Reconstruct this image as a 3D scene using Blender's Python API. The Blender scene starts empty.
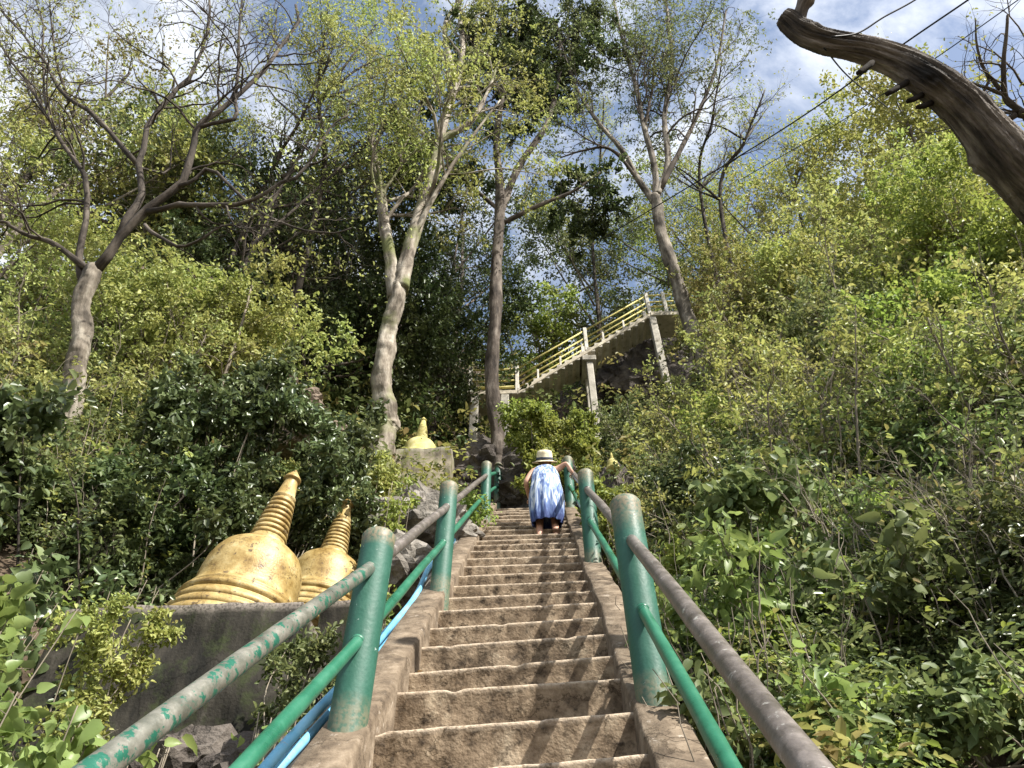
import bpy, bmesh, math, random
import numpy as np
from mathutils import Vector, Matrix
rng = np.random.default_rng(7); random.seed(7)
scn = bpy.context.scene
COL = scn.collection
R = math.radians

# ------------------------------------------------------------------ camera
PITCH, YAW, FPX = R(47.2), R(2.59), 760.0
CAM = np.array([0.0, 0.0, 1.583])
cd = bpy.data.cameras.new('camera'); cam = bpy.data.objects.new('camera', cd); COL.objects.link(cam)
cam.location = CAM; cam.rotation_euler = (math.pi/2 + PITCH, 0, YAW)
cd.sensor_width = 36; cd.lens = 36*FPX/1024; cd.clip_start = .05; cd.clip_end = 2000
scn.camera = cam
_M = np.array(Matrix.Rotation(YAW, 3, 'Z') @ Matrix.Rotation(math.pi/2 + PITCH, 3, 'X'))
def ray(px, py): return _M @ np.array([(px-512)/FPX, (384-py)/FPX, -1.0])
def P(px, py, D): return CAM + ray(px, py)*D               # point at depth D
def PY(px, py, Y):                                        # point on the upright plane at Y
    d = ray(px, py); return CAM + d*(Y/d[1])
def proj(p):
    q = (np.atleast_2d(p)-CAM) @ _M
    return 512+FPX*q[:,0]/-q[:,2], 384-FPX*q[:,1]/-q[:,2], -q[:,2]

# ------------------------------------------------------------------ light
SUN = np.array([.46, -.36, .62]); SUN /= np.linalg.norm(SUN)
w = bpy.data.worlds.new('World'); scn.world = w; w.use_nodes = True
nt = w.node_tree; N = nt.nodes; L = nt.links; N.clear()
out = N.new('ShaderNodeOutputWorld'); bg = N.new('ShaderNodeBackground'); sky = N.new('ShaderNodeTexSky')
sky.sky_type = 'NISHITA'; sky.sun_disc = False
sky.sun_elevation = math.asin(SUN[2]); sky.sun_rotation = math.atan2(SUN[0], SUN[1])
sky.altitude = 300; sky.air_density = 1.0; sky.dust_density = 1.2; sky.ozone_density = 1.5
tc = N.new('ShaderNodeTexCoord'); mp = N.new('ShaderNodeMapping'); mp.inputs['Scale'].default_value = (1.0, 1.0, 1.6)
n1 = N.new('ShaderNodeTexNoise'); n1.inputs['Scale'].default_value = 4.2; n1.inputs['Detail'].default_value = 9; n1.inputs['Roughness'].default_value = .6; n1.inputs['Distortion'].default_value = .5
cr = N.new('ShaderNodeValToRGB'); cr.color_ramp.elements[0].position = .43; cr.color_ramp.elements[1].position = .70
mx = N.new('ShaderNodeMix'); mx.data_type = 'RGBA'
L.new(tc.outputs['Generated'], mp.inputs['Vector']); L.new(mp.outputs[0], n1.inputs['Vector']); L.new(n1.outputs['Fac'], cr.inputs['Fac'])
L.new(cr.outputs['Color'], mx.inputs['Factor']); gn = N.new('ShaderNodeVectorMath'); gn.operation = 'MULTIPLY'; gn.inputs[1].default_value = (1.75, 1.55, 1.35); L.new(sky.outputs[0], gn.inputs[0]); L.new(gn.outputs[0], mx.inputs['A']); mx.inputs['B'].default_value = (8.8, 9.0, 9.3, 1)
L.new(mx.outputs['Result'], bg.inputs['Color']); bg.inputs['Strength'].default_value = .085; L.new(bg.outputs[0], out.inputs['Surface'])
sl = bpy.data.lights.new('sun', 'SUN'); so = bpy.data.objects.new('sun', sl); COL.objects.link(so)
sl.energy = 5.0; sl.angle = R(.5); sl.color = (1, .955, .88)
so.rotation_euler = Vector(SUN).to_track_quat('Z', 'Y').to_euler(); so.location = (10, -8, 30)
vs = scn.view_settings; vs.view_transform = 'Standard'; vs.look = 'None'; vs.gamma = 1; vs.use_curve_mapping = False; vs.exposure = 1.06
scn.cycles.max_bounces = 6; scn.cycles.diffuse_bounces = 3; scn.cycles.transmission_bounces = 3; scn.cycles.transparent_max_bounces = 4

# ------------------------------------------------------------------ helpers
def tag(o, label=None, cat=None, group=None, kind=None):
    if label: o['label'] = label
    if cat: o['category'] = cat
    if group: o['group'] = group
    if kind: o['kind'] = kind
    return o
def empty(name, loc, label, cat, group=None):
    o = bpy.data.objects.new(name, None); COL.objects.link(o); o.location = tuple(loc); o.empty_display_size = .1
    return tag(o, label, cat, group)
def link(name, me, mat=None, parent=None):
    o = bpy.data.objects.new(name, me); COL.objects.link(o)
    if mat: me.materials.append(mat)
    if parent:
        o.parent = parent; o.matrix_parent_inverse = Matrix.Translation(parent.location).inverted()
    return o
def npmesh(name, V, F, smooth=True, fattr=None, vattr=None):
    """V (n,3); F (m,k) equal-sized faces"""
    me = bpy.data.meshes.new(name); V = np.asarray(V, np.float32); F = np.asarray(F, np.int32)
    me.vertices.add(len(V)); me.vertices.foreach_set('co', V.ravel())
    k = F.shape[1]; me.loops.add(F.size); me.loops.foreach_set('vertex_index', F.ravel())
    me.polygons.add(len(F)); me.polygons.foreach_set('loop_start', np.arange(0, F.size, k, dtype=np.int32))
    if smooth: me.polygons.foreach_set('use_smooth', np.ones(len(F), bool))
    for nm, a in (fattr or {}).items():
        at = me.attributes.new(nm, 'FLOAT', 'FACE'); at.data.foreach_set('value', np.asarray(a, np.float32))
    for nm, a in (vattr or {}).items():
        a = np.asarray(a, np.float32)
        if a.ndim == 2:
            at = me.attributes.new(nm, 'FLOAT_VECTOR', 'POINT'); at.data.foreach_set('vector', a.ravel())
        else:
            at = me.attributes.new(nm, 'FLOAT', 'POINT'); at.data.foreach_set('value', a)
    me.update(); me.validate(); return me
def unit(v): return v/np.maximum(np.linalg.norm(v, axis=-1, keepdims=True), 1e-9)
def sm(x, a, b):
    t = np.clip((x-a)/(b-a), 0, 1); return t*t*(3-2*t)

class Tubes:
    def __init__(s): s.V = []; s.F = []; s.A = []; s.n = 0
    def add(s, Pt, Rd, sides=6, cap=True):
        """Pt (B,n,3) Rd (B,n)"""
        Pt = np.asarray(Pt, float); Rd = np.asarray(Rd, float)
        if Pt.ndim == 2: Pt = Pt[None]; Rd = Rd[None]
        B, n, _ = Pt.shape
        T = unit(np.gradient(Pt, axis=1))
        up = np.where(np.abs(T[:, :1, 2:3]) > .9, np.array([1., 0, 0]), np.array([0, 0, 1.]))
        U = np.zeros_like(T); u = unit(np.cross(T[:, 0], up[:, 0])); U[:, 0] = u
        for i in range(1, n):
            u = unit(u - (u*T[:, i]).sum(-1, keepdims=True)*T[:, i]); U[:, i] = u
        W = np.cross(T, U)
        a = np.arange(sides)*2*math.pi/sides
        ca, sa = np.cos(a), np.sin(a)
        ring = Pt[:, :, None] + Rd[:, :, None, None]*(ca[None, None, :, None]*U[:, :, None] + sa[None, None, :, None]*W[:, :, None])
        seg = np.concatenate([np.zeros((B, 1)), np.cumsum(np.linalg.norm(np.diff(Pt, axis=1), axis=-1), 1)], 1)
        att = np.zeros((B, n, sides, 3)); off = rng.random((B, 1, 1))*40
        att[..., 0] = ca*Rd[:, :, None]; att[..., 1] = sa*Rd[:, :, None]+off; att[..., 2] = seg[:, :, None]+off
        idx = (np.arange(B)[:, None, None]*n + np.arange(n-1)[None, :, None])*sides + np.arange(sides)[None, None]
        nx = (np.arange(B)[:, None, None]*n + np.arange(n-1)[None, :, None])*sides + (np.arange(sides)+1)[None, None] % sides
        f = np.stack([idx, nx, nx+sides, idx+sides], -1).reshape(-1, 4) + s.n
        s.V.append(ring.reshape(-1, 3)); s.A.append(att.reshape(-1, 3)); s.F.append(f); s.n += B*n*sides
        if cap:                                            # pinch the two ends shut
            for e in (0, n-1):
                base = (np.arange(B)*n + e)*sides
                c = Pt[:, e]; s.V.append(c); s.A.append(att[:, e, 0]); ci = s.n + np.arange(B); s.n += B
                st = s.n - B - B*n*sides if e == 0 else s.n - 2*B - B*n*sides
                a0 = base[:, None]+np.arange(sides)[None]+st; a1 = base[:, None]+(np.arange(sides)+1)[None] % sides+st
                cc = np.repeat(ci[:, None], sides, 1)
                ff = np.stack([a0, cc, cc, a1] if e == 0 else [a0, a1, cc, cc], -1).reshape(-1, 4)
                s.F.append(ff)
    def mesh(s, name):
        V = np.concatenate(s.V); F = np.concatenate(s.F); A = np.concatenate(s.A)
        me = bpy.data.meshes.new(name)
        tri = F[:, 2] == F[:, 3]; tri2 = F[:, 1] == F[:, 2]
        Q = F[~(tri | tri2)]; T3 = np.concatenate([F[tri][:, :3], F[tri2][:, [0, 2, 3]]])
        me.vertices.add(len(V)); me.vertices.foreach_set('co', V.astype(np.float32).ravel())
        li = np.concatenate([Q.ravel(), T3.ravel()]).astype(np.int32)
        me.loops.add(len(li)); me.loops.foreach_set('vertex_index', li)
        ls = np.concatenate([np.arange(len(Q))*4, len(Q)*4+np.arange(len(T3))*3]).astype(np.int32)
        me.polygons.add(len(ls)); me.polygons.foreach_set('loop_start', ls); me.polygons.foreach_set('use_smooth', np.ones(len(ls), bool))
        at = me.attributes.new('bark', 'FLOAT_VECTOR', 'POINT'); at.data.foreach_set('vector', A.astype(np.float32).ravel())
        me.update(); me.validate(); return me

class Leaves:
    def __init__(s): s.V = []; s.F = []; s.r = []; s.n = 0
    def add(s, C, D, Nn, ln, wd, fold=.25, rnd=None, droop=.15):
        """C base points, D directions, Nn normals, ln lengths, wd widths (arrays)"""
        B = len(C); D = unit(D); S = unit(np.cross(D, Nn)); Nn = np.cross(S, D)
        ln = np.broadcast_to(ln, B)[:, None]; wd = np.broadcast_to(wd, B)[:, None]
        b = C; tip = C + D*ln - Nn*ln*droop
        m1 = C + D*ln*.30 + Nn*ln*.02; m2 = C + D*ln*.68 - Nn*ln*droop*.35
        up = Nn*wd*fold
        l1 = m1 + S*wd*.46+up; l2 = m2 + S*wd*.42+up; r1 = m1 - S*wd*.46+up; r2 = m2 - S*wd*.42+up
        V = np.stack([b, l1, l2, tip, r2, r1], 1).reshape(-1, 3)
        i = np.arange(B)[:, None]*6 + s.n
        F = np.stack([i+[0, 1, 2, 3], i+[0, 3, 4, 5]], 1).reshape(-1, 4)
        s.V.append(V); s.F.append(F); s.n += B*6
        if rnd is None: rnd = rng.random(B)
        s.r.append(np.repeat(rnd, 2))
    def add_hi(s, C, D, Nn, ln, wd, fold=.18, rnd=None, droop=.3):
        B = len(C); D = unit(D); S = unit(np.cross(D, Nn)); Nn = np.cross(S, D)
        ln = np.broadcast_to(ln, B)[:, None, None]; wd = np.broadcast_to(wd, B)[:, None, None]
        t = np.array([0, .05, .22, .45, .70, .88, 1.0]); ww = np.array([.04, .30, .50, .47, .30, .12, .0]); bk = np.array([.0, -.05, 0, 0, 0, 0, 0]); m = len(t)
        curl = rng.normal(size=(B, 1, 1))*.06
        mid = C[:, None]+D[:, None]*ln*t[None, :, None]-Nn[:, None]*ln*(droop*t**2)[None, :, None]+S[:, None]*ln*curl*(t**2)[None, :, None]
        wv = ww[None, :, None]*wd; up = Nn[:, None]*wv*fold*2*(.6+.8*rng.random((B, 1, 1)))+Nn[:, None]*wd*.05*np.sin(t*11)[None, :, None]
        bb = D[:, None]*ln*bk[None, :, None]
        V = np.stack([mid+S[:, None]*wv+up+bb, mid, mid-S[:, None]*wv+up+bb], 2).reshape(-1, 3)
        i = np.arange(B)[:, None, None]*(3*m)+(np.arange(m-1)*3)[None, :, None]+s.n
        F = np.concatenate([i+[0, 1, 4, 3], i+[1, 2, 5, 4]], 1).reshape(-1, 4)
        s.V.append(V); s.F.append(F); s.n += B*3*m; s.sm = True
        if rnd is None: rnd = rng.random(B)
        s.r.append(np.repeat(rnd, 2*(m-1)))
    def mesh(s, name): return npmesh(name, np.concatenate(s.V), np.concatenate(s.F), getattr(s, 'sm', False), {'rnd': np.concatenate(s.r)})

# ------------------------------------------------------------------ materials
def newmat(name):
    m = bpy.data.materials.new(name); m.use_nodes = True; t = m.node_tree; p = t.nodes['Principled BSDF']
    return m, t, p, t.nodes.new, t.links.new
def ramp(n, stops):
    r = n('ShaderNodeValToRGB'); e = r.color_ramp.elements
    while len(e) < len(stops): e.new(.5)
    for el, (p_, c) in zip(e, stops): el.position = p_; el.color = (*c, 1)
    return r
def leafmat(name, cols, transl=.32, rough=.52, spec=.3):
    m, t, p, n, l = newmat(name)
    a = n('ShaderNodeAttribute'); a.attribute_name = 'rnd'
    r = ramp(n, [(i/(len(cols)-1), c) for i, c in enumerate(cols)]); l(a.outputs['Fac'], r.inputs[0])
    nz = n('ShaderNodeTexNoise'); nz.inputs['Scale'].default_value = .55; nz.inputs['Detail'].default_value = 2
    tcn = n('ShaderNodeTexCoord'); l(tcn.outputs['Object'], nz.inputs['Vector'])
    hs = n('ShaderNodeHueSaturation'); l(r.outputs[0], hs.inputs['Color'])
    mr = n('ShaderNodeMapRange'); mr.inputs[1].default_value = .3; mr.inputs[2].default_value = .7; mr.inputs[3].default_value = .472; mr.inputs[4].default_value = .522
    l(nz.outputs[0], mr.inputs[0]); l(mr.outputs[0], hs.inputs['Hue'])
    mv = n('ShaderNodeMapRange'); mv.inputs[1].default_value = .3; mv.inputs[2].default_value = .7; mv.inputs[3].default_value = .8; mv.inputs[4].default_value = 1.2
    l(nz.outputs[0], mv.inputs[0]); l(mv.outputs[0], hs.inputs['Value'])
    l(hs.outputs[0], p.inputs['Base Color']); p.inputs['Roughness'].default_value = rough; p.inputs['Specular IOR Level'].default_value = spec
    tr = n('ShaderNodeBsdfTranslucent'); h2 = n('ShaderNodeHueSaturation'); h2.inputs['Saturation'].default_value = 1.02; h2.inputs['Value'].default_value = 1.5; h2.inputs['Hue'].default_value = .485
    l(hs.outputs[0], h2.inputs['Color']); l(h2.outputs[0], tr.inputs['Color'])
    mix = n('ShaderNodeMixShader'); mix.inputs[0].default_value = transl
    l(p.outputs[0], mix.inputs[1]); l(tr.outputs[0], mix.inputs[2]); l(mix.outputs[0], t.nodes['Material Output'].inputs[0])
    return m
ML = {
 'yellow': leafmat('yellow_green_leaf', [(0.146,0.180,0.048),(0.223,0.260,0.069),(0.310,0.339,0.102),(0.375,0.396,0.131),(0.261,0.228,0.088)]),
 'pale':   leafmat('pale_leaf', [(0.168,0.214,0.060),(0.245,0.294,0.085),(0.333,0.374,0.122),(0.410,0.442,0.160)]),
 'bright': leafmat('bright_leaf', [(0.104,0.156,0.032),(0.172,0.234,0.050),(0.249,0.313,0.074),(0.357,0.416,0.121)], .35),
 'mid':    leafmat('mid_leaf', [(0.071,0.098,0.034),(0.113,0.150,0.054),(0.166,0.202,0.077),(0.243,0.271,0.115)]),
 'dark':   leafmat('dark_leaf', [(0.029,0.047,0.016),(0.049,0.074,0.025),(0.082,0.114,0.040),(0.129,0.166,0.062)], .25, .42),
 'gloss':  leafmat('glossy_leaf', [(0.047,0.071,0.027),(0.075,0.107,0.041),(0.120,0.159,0.062),(0.204,0.243,0.112)], .24, .38, .5),
 'olive':  leafmat('olive_leaf', [(0.095,0.108,0.033),(0.155,0.171,0.050),(0.226,0.232,0.072),(0.296,0.285,0.102),(0.176,0.137,0.060)]),
 'vine':   leafmat('vine_leaf', [(0.100,0.154,0.040),(0.153,0.216,0.062),(0.216,0.289,0.092),(0.308,0.374,0.138)], .35, .40),
}
def barkmat(name, cols, scale=14, stretch=.12, bump=.5, moss=None):
    m, t, p, n, l = newmat(name)
    a = n('ShaderNodeAttribute'); a.attribute_name = 'bark'
    mpn = n('ShaderNodeMapping'); mpn.inputs['Scale'].default_value = (1, 1, stretch); l(a.outputs['Vector'], mpn.inputs[0])
    nz = n('ShaderNodeTexNoise'); nz.inputs['Scale'].default_value = scale; nz.inputs['Detail'].default_value = 8; nz.inputs['Roughness'].default_value = .65; l(mpn.outputs[0], nz.inputs['Vector'])
    r = ramp(n, [(.39+.22*i/(len(cols)-1), c) for i, c in enumerate(cols)])
    nb = n('ShaderNodeTexNoise'); nb.inputs['Scale'].default_value = 2.2; nb.inputs['Detail'].default_value = 5; tcn = n('ShaderNodeTexCoord'); l(tcn.outputs['Object'], nb.inputs['Vector'])
    ad = n('ShaderNodeMath'); ad.operation = 'MULTIPLY_ADD'; ad.inputs[1].default_value = .55; l(nz.outputs[0], ad.inputs[0])
    mm = n('ShaderNodeMath'); mm.operation = 'MULTIPLY'; mm.inputs[1].default_value = .45; l(nb.outputs[0], mm.inputs[0]); l(mm.outputs[0], ad.inputs[2])
    l(ad.outputs[0], r.inputs[0]); col = r.outputs[0]
    if moss:
        n3 = n('ShaderNodeTexNoise'); n3.inputs['Scale'].default_value = 1.3; n3.inputs['Detail'].default_value = 6; l(tcn.outputs['Object'], n3.inputs['Vector'])
        r3 = ramp(n, [(.5, (0,0,0)), (.62, (1,1,1))]); l(n3.outputs[0], r3.inputs[0])
        mxn = n('ShaderNodeMix'); mxn.data_type = 'RGBA'; l(r3.outputs[0], mxn.inputs['Factor']); l(col, mxn.inputs['A']); mxn.inputs['B'].default_value = (*moss, 1); col = mxn.outputs['Result']
    l(col, p.inputs['Base Color']); p.inputs['Roughness'].default_value = .85; p.inputs['Specular IOR Level'].default_value = .2
    b = n('ShaderNodeBump'); b.inputs['Strength'].default_value = bump; b.inputs['Distance'].default_value = .03; l(nz.outputs[0], b.inputs['Height']); l(b.outputs[0], p.inputs['Normal'])
    return m
MB = {
 'grey':  barkmat('grey_bark', [(.05,.042,.032),(.15,.128,.10),(.30,.27,.22)], 9, .3, .8),
 'pale':  barkmat('pale_bark', [(.08,.065,.048),(.25,.215,.17),(.44,.40,.33)], 8, .3, .9, moss=(.15,.16,.065)),
 'brown': barkmat('brown_bark', [(.03,.024,.019),(.085,.068,.054),(.20,.17,.14)], 10, .25, .9),
 'dark':  barkmat('dark_bark', [(.035,.028,.02),(.07,.055,.042),(.13,.105,.08)]),
 'limb':  barkmat('limb_bark', [(.022,.018,.014),(.055,.045,.036),(.125,.105,.085)], 10, .3, .8),
 'twig':  barkmat('twig_bark', [(.10,.085,.065),(.20,.17,.13),(.30,.26,.20)]),
 'lean':  barkmat('weathered_bark', [(.014,.012,.010),(.075,.062,.050),(.17,.145,.12),(.30,.265,.225)], 20, .10, 1.0),
}
def patchy(name, cols, scale=6, rough=.9, bump=.4, bscale=60, bdist=.01, wear=None, spec=.2, detail=8, stretch=(1,1,1), rust=None, metallic=0, crack=None):
    """mottled surface in object space; wear = colour blended in by the 'wear' attribute; rust=(colour,lo,hi,scale)"""
    m, t, p, n, l = newmat(name); tcn = n('ShaderNodeTexCoord')
    mpn = n('ShaderNodeMapping'); mpn.inputs['Scale'].default_value = stretch; l(tcn.outputs['Object'], mpn.inputs[0])
    nz = n('ShaderNodeTexNoise'); nz.inputs['Scale'].default_value = scale; nz.inputs['Detail'].default_value = detail; nz.inputs['Roughness'].default_value = .68; l(mpn.outputs[0], nz.inputs['Vector'])
    r = ramp(n, [(.33+.34*i/(len(cols)-1), c) for i, c in enumerate(cols)]); l(nz.outputs[0], r.inputs[0]); col = r.outputs[0]
    fine = n('ShaderNodeTexNoise'); fine.inputs['Scale'].default_value = bscale; fine.inputs['Detail'].default_value = 4; l(tcn.outputs['Object'], fine.inputs['Vector'])
    if rust:
        n3 = n('ShaderNodeTexNoise'); n3.inputs['Scale'].default_value = rust[3]; n3.inputs['Detail'].default_value = 9; n3.inputs['Roughness'].default_value = .7; l(tcn.outputs['Object'], n3.inputs['Vector'])
        r3 = ramp(n, [(rust[1], (0,0,0)), (rust[2], (1,1,1))]); l(n3.outputs[0], r3.inputs[0])
        mxn = n('ShaderNodeMix'); mxn.data_type = 'RGBA'; l(r3.outputs[0], mxn.inputs['Factor']); l(col, mxn.inputs['A']); mxn.inputs['B'].default_value = (*rust[0], 1); col = mxn.outputs['Result']
    if wear:
        a = n('ShaderNodeAttribute'); a.attribute_name = 'wear'
        mu = n('ShaderNodeMath'); mu.operation = 'MULTIPLY'; l(a.outputs['Fac'], mu.inputs[0])
        rr = ramp(n, [(.35, (.25,.25,.25)), (.55, (1,1,1))]); l(fine.outputs[0], rr.inputs[0]); l(rr.outputs[0], mu.inputs[1])
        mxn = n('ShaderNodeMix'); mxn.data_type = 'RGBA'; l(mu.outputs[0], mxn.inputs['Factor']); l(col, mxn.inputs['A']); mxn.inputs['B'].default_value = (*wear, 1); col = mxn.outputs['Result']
    l(col, p.inputs['Base Color']); p.inputs['Roughness'].default_value = rough; p.inputs['Specular IOR Level'].default_value = spec; p.inputs['Metallic'].default_value = metallic
    mrr = n('ShaderNodeMapRange'); mrr.inputs[1].default_value = .3; mrr.inputs[2].default_value = .7; mrr.inputs[3].default_value = max(.1, rough-.14); mrr.inputs[4].default_value = min(1, rough+.14); l(nz.outputs[0], mrr.inputs[0]); l(mrr.outputs[0], p.inputs['Roughness'])
    if crack:
        vo = n('ShaderNodeTexVoronoi'); vo.feature = 'DISTANCE_TO_EDGE'; vo.inputs['Scale'].default_value = crack
        dn = n('ShaderNodeVectorMath'); dn.operation = 'MULTIPLY_ADD'; dn.inputs[1].default_value = (.25,.25,.25); l(nz.outputs['Color'], dn.inputs[0]); l(tcn.outputs['Object'], dn.inputs[2]); l(dn.outputs[0], vo.inputs['Vector'])
        rc = ramp(n, [(.0, (.35,.33,.30)), (.012, (1,1,1))]); l(vo.outputs['Distance'], rc.inputs[0])
        mc = n('ShaderNodeMix'); mc.data_type = 'RGBA'; mc.blend_type = 'MULTIPLY'; mc.inputs['Factor'].default_value = 1; l(col, mc.inputs['A']); l(rc.outputs[0], mc.inputs['B']); l(mc.outputs['Result'], p.inputs['Base Color'])
    ad = n('ShaderNodeMath'); ad.operation = 'MULTIPLY_ADD'; ad.inputs[1].default_value = .6; l(fine.outputs[0], ad.inputs[0]); l(nz.outputs[0], ad.inputs[2])
    b = n('ShaderNodeBump'); b.inputs['Strength'].default_value = bump; b.inputs['Distance'].default_value = bdist; l(ad.outputs[0], b.inputs['Height']); l(b.outputs[0], p.inputs['Normal'])
    return m
M_step = patchy('worn_stair_concrete', [(.065,.046,.029),(.165,.120,.078),(.27,.205,.138),(.38,.305,.215)], 8, bump=.9, wear=(.44,.36,.27), rust=((.042,.031,.021), .52, .66, 15), crack=1.6)
M_kerb = patchy('kerb_concrete', [(.07,.052,.036),(.15,.115,.08),(.25,.20,.145)], 9, crack=1.9, bump=.7, rust=((.36,.31,.25), .60, .70, 16))
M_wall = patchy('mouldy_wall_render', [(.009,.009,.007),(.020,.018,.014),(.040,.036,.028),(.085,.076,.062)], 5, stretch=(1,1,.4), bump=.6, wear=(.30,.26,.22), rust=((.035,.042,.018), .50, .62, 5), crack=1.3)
M_soil = patchy('leaf_litter_soil', [(.022,.016,.010),(.05,.036,.023),(.09,.066,.044),(.13,.10,.07)], 3, bump=1, bscale=25, bdist=.05)
M_rock = patchy('limestone_rock', [(.06,.052,.045),(.14,.125,.105),(.24,.22,.19),(.33,.30,.27)], 3, bump=1, bscale=18, bdist=.05)
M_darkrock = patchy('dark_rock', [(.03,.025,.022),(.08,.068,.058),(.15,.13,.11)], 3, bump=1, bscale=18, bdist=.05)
M_pinkrock = patchy('pinkish_rock', [(.08,.06,.045),(.18,.14,.105),(.28,.23,.18)], 3, bump=1, bscale=18, bdist=.05)
M_post = patchy('green_post_paint', [(.018,.088,.058),(.024,.102,.070),(.042,.135,.098)], 5, rough=.56, bump=.25, spec=.4, rust=((.36,.44,.40), .66, .69, 24), wear=(.20,.17,.11))
M_midrail = patchy('green_rail_paint', [(.014,.095,.055),(.02,.13,.075),(.035,.165,.10)], 5, rough=.35, bump=.15, spec=.5, rust=((.30,.38,.34), .66, .70, 30))
M_rail = patchy('bare_steel_rail', [(.085,.072,.062),(.15,.13,.115),(.24,.21,.19)], 12, rough=.42, bump=.25, spec=.5, metallic=.35, rust=((.40,.39,.35), .60, .66, 32))
M_railg = patchy('flaking_green_rail', [(.10,.105,.085),(.17,.17,.14),(.26,.25,.215)], 10, rough=.4, bump=.35, spec=.5, metallic=.3, rust=((.02,.13,.085), .53, .55, 24))
M_gold = patchy('gold_paint', [(.17,.105,.032),(.30,.205,.068),(.40,.295,.118),(.50,.405,.21)], 6, rough=.48, bump=.4, spec=.4, metallic=.1, rust=((.11,.075,.038), .575, .63, 17), crack=3.2)
M_palegold = patchy('faded_gold_paint', [(.32,.28,.08),(.48,.43,.16),(.58,.54,.30)], 5, rough=.6, bump=.2)
M_conc = patchy('bridge_concrete', [(.26,.24,.20),(.42,.39,.33),(.55,.52,.45)], 2.5, bump=.5, rust=((.12,.10,.07), .56, .68, 3))
M_under = patchy('bridge_slab_concrete', [(.30,.265,.20),(.46,.41,.32),(.60,.54,.42)], 2.5, bump=.5, rust=((.07,.06,.045), .55, .68, 4))
M_cream = patchy('cream_rail_paint', [(.42,.36,.12),(.62,.54,.18),(.72,.66,.30)], 6, rough=.6, bump=.2)
M_white = patchy('old_white_paint', [(.40,.37,.31),(.55,.52,.45),(.68,.66,.60)], 6, rough=.7, bump=.2)
M_blue = patchy('blue_pipe', [(.10,.32,.52),(.15,.42,.62),(.24,.50,.68)], 4, rough=.4, bump=.05, spec=.5, rust=((.30,.35,.36), .62, .72, 15))
M_black = patchy('black_hose', [(.02,.02,.02),(.035,.034,.033),(.06,.058,.055)], 6, rough=.45, bump=.1)
M_peg = patchy('black_peg', [(.012,.010,.009),(.03,.025,.02)], 8, rough=.95, spec=.05)  # near-black matte colour for the pegs
M_wire = patchy('black_wire', [(.012,.012,.014),(.02,.02,.022)], 6, rough=.5, bump=.05)

# ------------------------------------------------------------------ ground
SL = math.atan2(523.6, math.hypot(553, 25)); MS = math.tan(SL); cS, sS = math.cos(SL), math.sin(SL)
XC = -.16
def wob(X, Y, a, f, ph=0):
    return a*(np.sin(X*f+1.3+ph+.7*np.sin(Y*f*.8+ph))*np.cos(Y*f*.9+2.1*ph+.6*np.sin(X*f*1.2)))
def g(X, Y):
    X = np.asarray(X, float); Y = np.asarray(Y, float)
    base = MS*np.minimum(Y, 15) + 1.6*np.clip(Y-15, 0, 10) + .35*np.clip(Y-25, 0, 100)
    base = np.where(Y < -8, MS*-8+.05*(Y+8), base)
    u = X-XC
    ur = np.clip(u-1.0, 0, 26); right = -.42*sm(u, .68, .8)*(1-sm(u, 1.2, 3)) + .30*ur + .038*np.minimum(ur, 8)**2 - .12*np.clip(ur-8, 0, 99)
    v = -u; vl = np.clip(v-2.4, 0, 26); drop = .95-.6*sm(Y, 4.2, 6.5)
    left = -drop*sm(v, .72, .95) + .55*np.minimum(vl, 7) + .03*np.minimum(vl, 6)**2 - .05*np.clip(vl-7, 0, 99)
    z = base + np.where(u > 0, right, left) - .32*(1-sm(np.abs(u), .68, .95))
    amp = sm(np.abs(u), .8, 4)+sm(Y, 10.5, 14)*.8
    z = z + amp*(wob(X, Y, .12, 2.3)+wob(X, Y, .30, .9, 2)) + amp*sm(Y, 12, 20)*wob(X, Y, .9, .55, 4)
    # terraces of the two platforms
    m1 = sm(-X, .95, 1.05)*(1-sm(-X, 3.0, 3.6))*sm(Y, 3.9, 4.15)
    z = np.where((m1 > .01), np.minimum(z, z*(1-m1)+m1*(3.6+2.6*np.clip(Y-6.1, 0, 20))), z)
    return z
def gz(p): return float(g(p[0], p[1]))
def axis_pts(lo, hi, flo, fhi, fine, coarse):
    a = [lo]
    while a[-1] < hi: a.append(a[-1] + (fine if flo <= a[-1] < fhi else coarse))
    return np.array(a)
xs = axis_pts(-45, 45, -6, 6, .12, .6); ys = axis_pts(-25, 60, -1, 14, .12, .5)
GX, GY = np.meshgrid(xs, ys); GZ = g(GX, GY)
GZ += (sm(np.abs(GX-XC), .8, 1.3)+sm(GY, 10.5, 12)).clip(0, 1)*(wob(GX, GY, .05, 7.1, 1)+wob(GX, GY, .03, 15, 3))
nx_, ny_ = len(xs), len(ys)
ii = (np.arange(ny_-1)[:, None]*nx_ + np.arange(nx_-1)[None]).ravel()
tag(link('hillside', npmesh('hillside', np.stack([GX, GY, GZ], -1).reshape(-1, 3), np.stack([ii, ii+1, ii+nx_+1, ii+nx_], 1)), M_soil), kind='structure')

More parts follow.
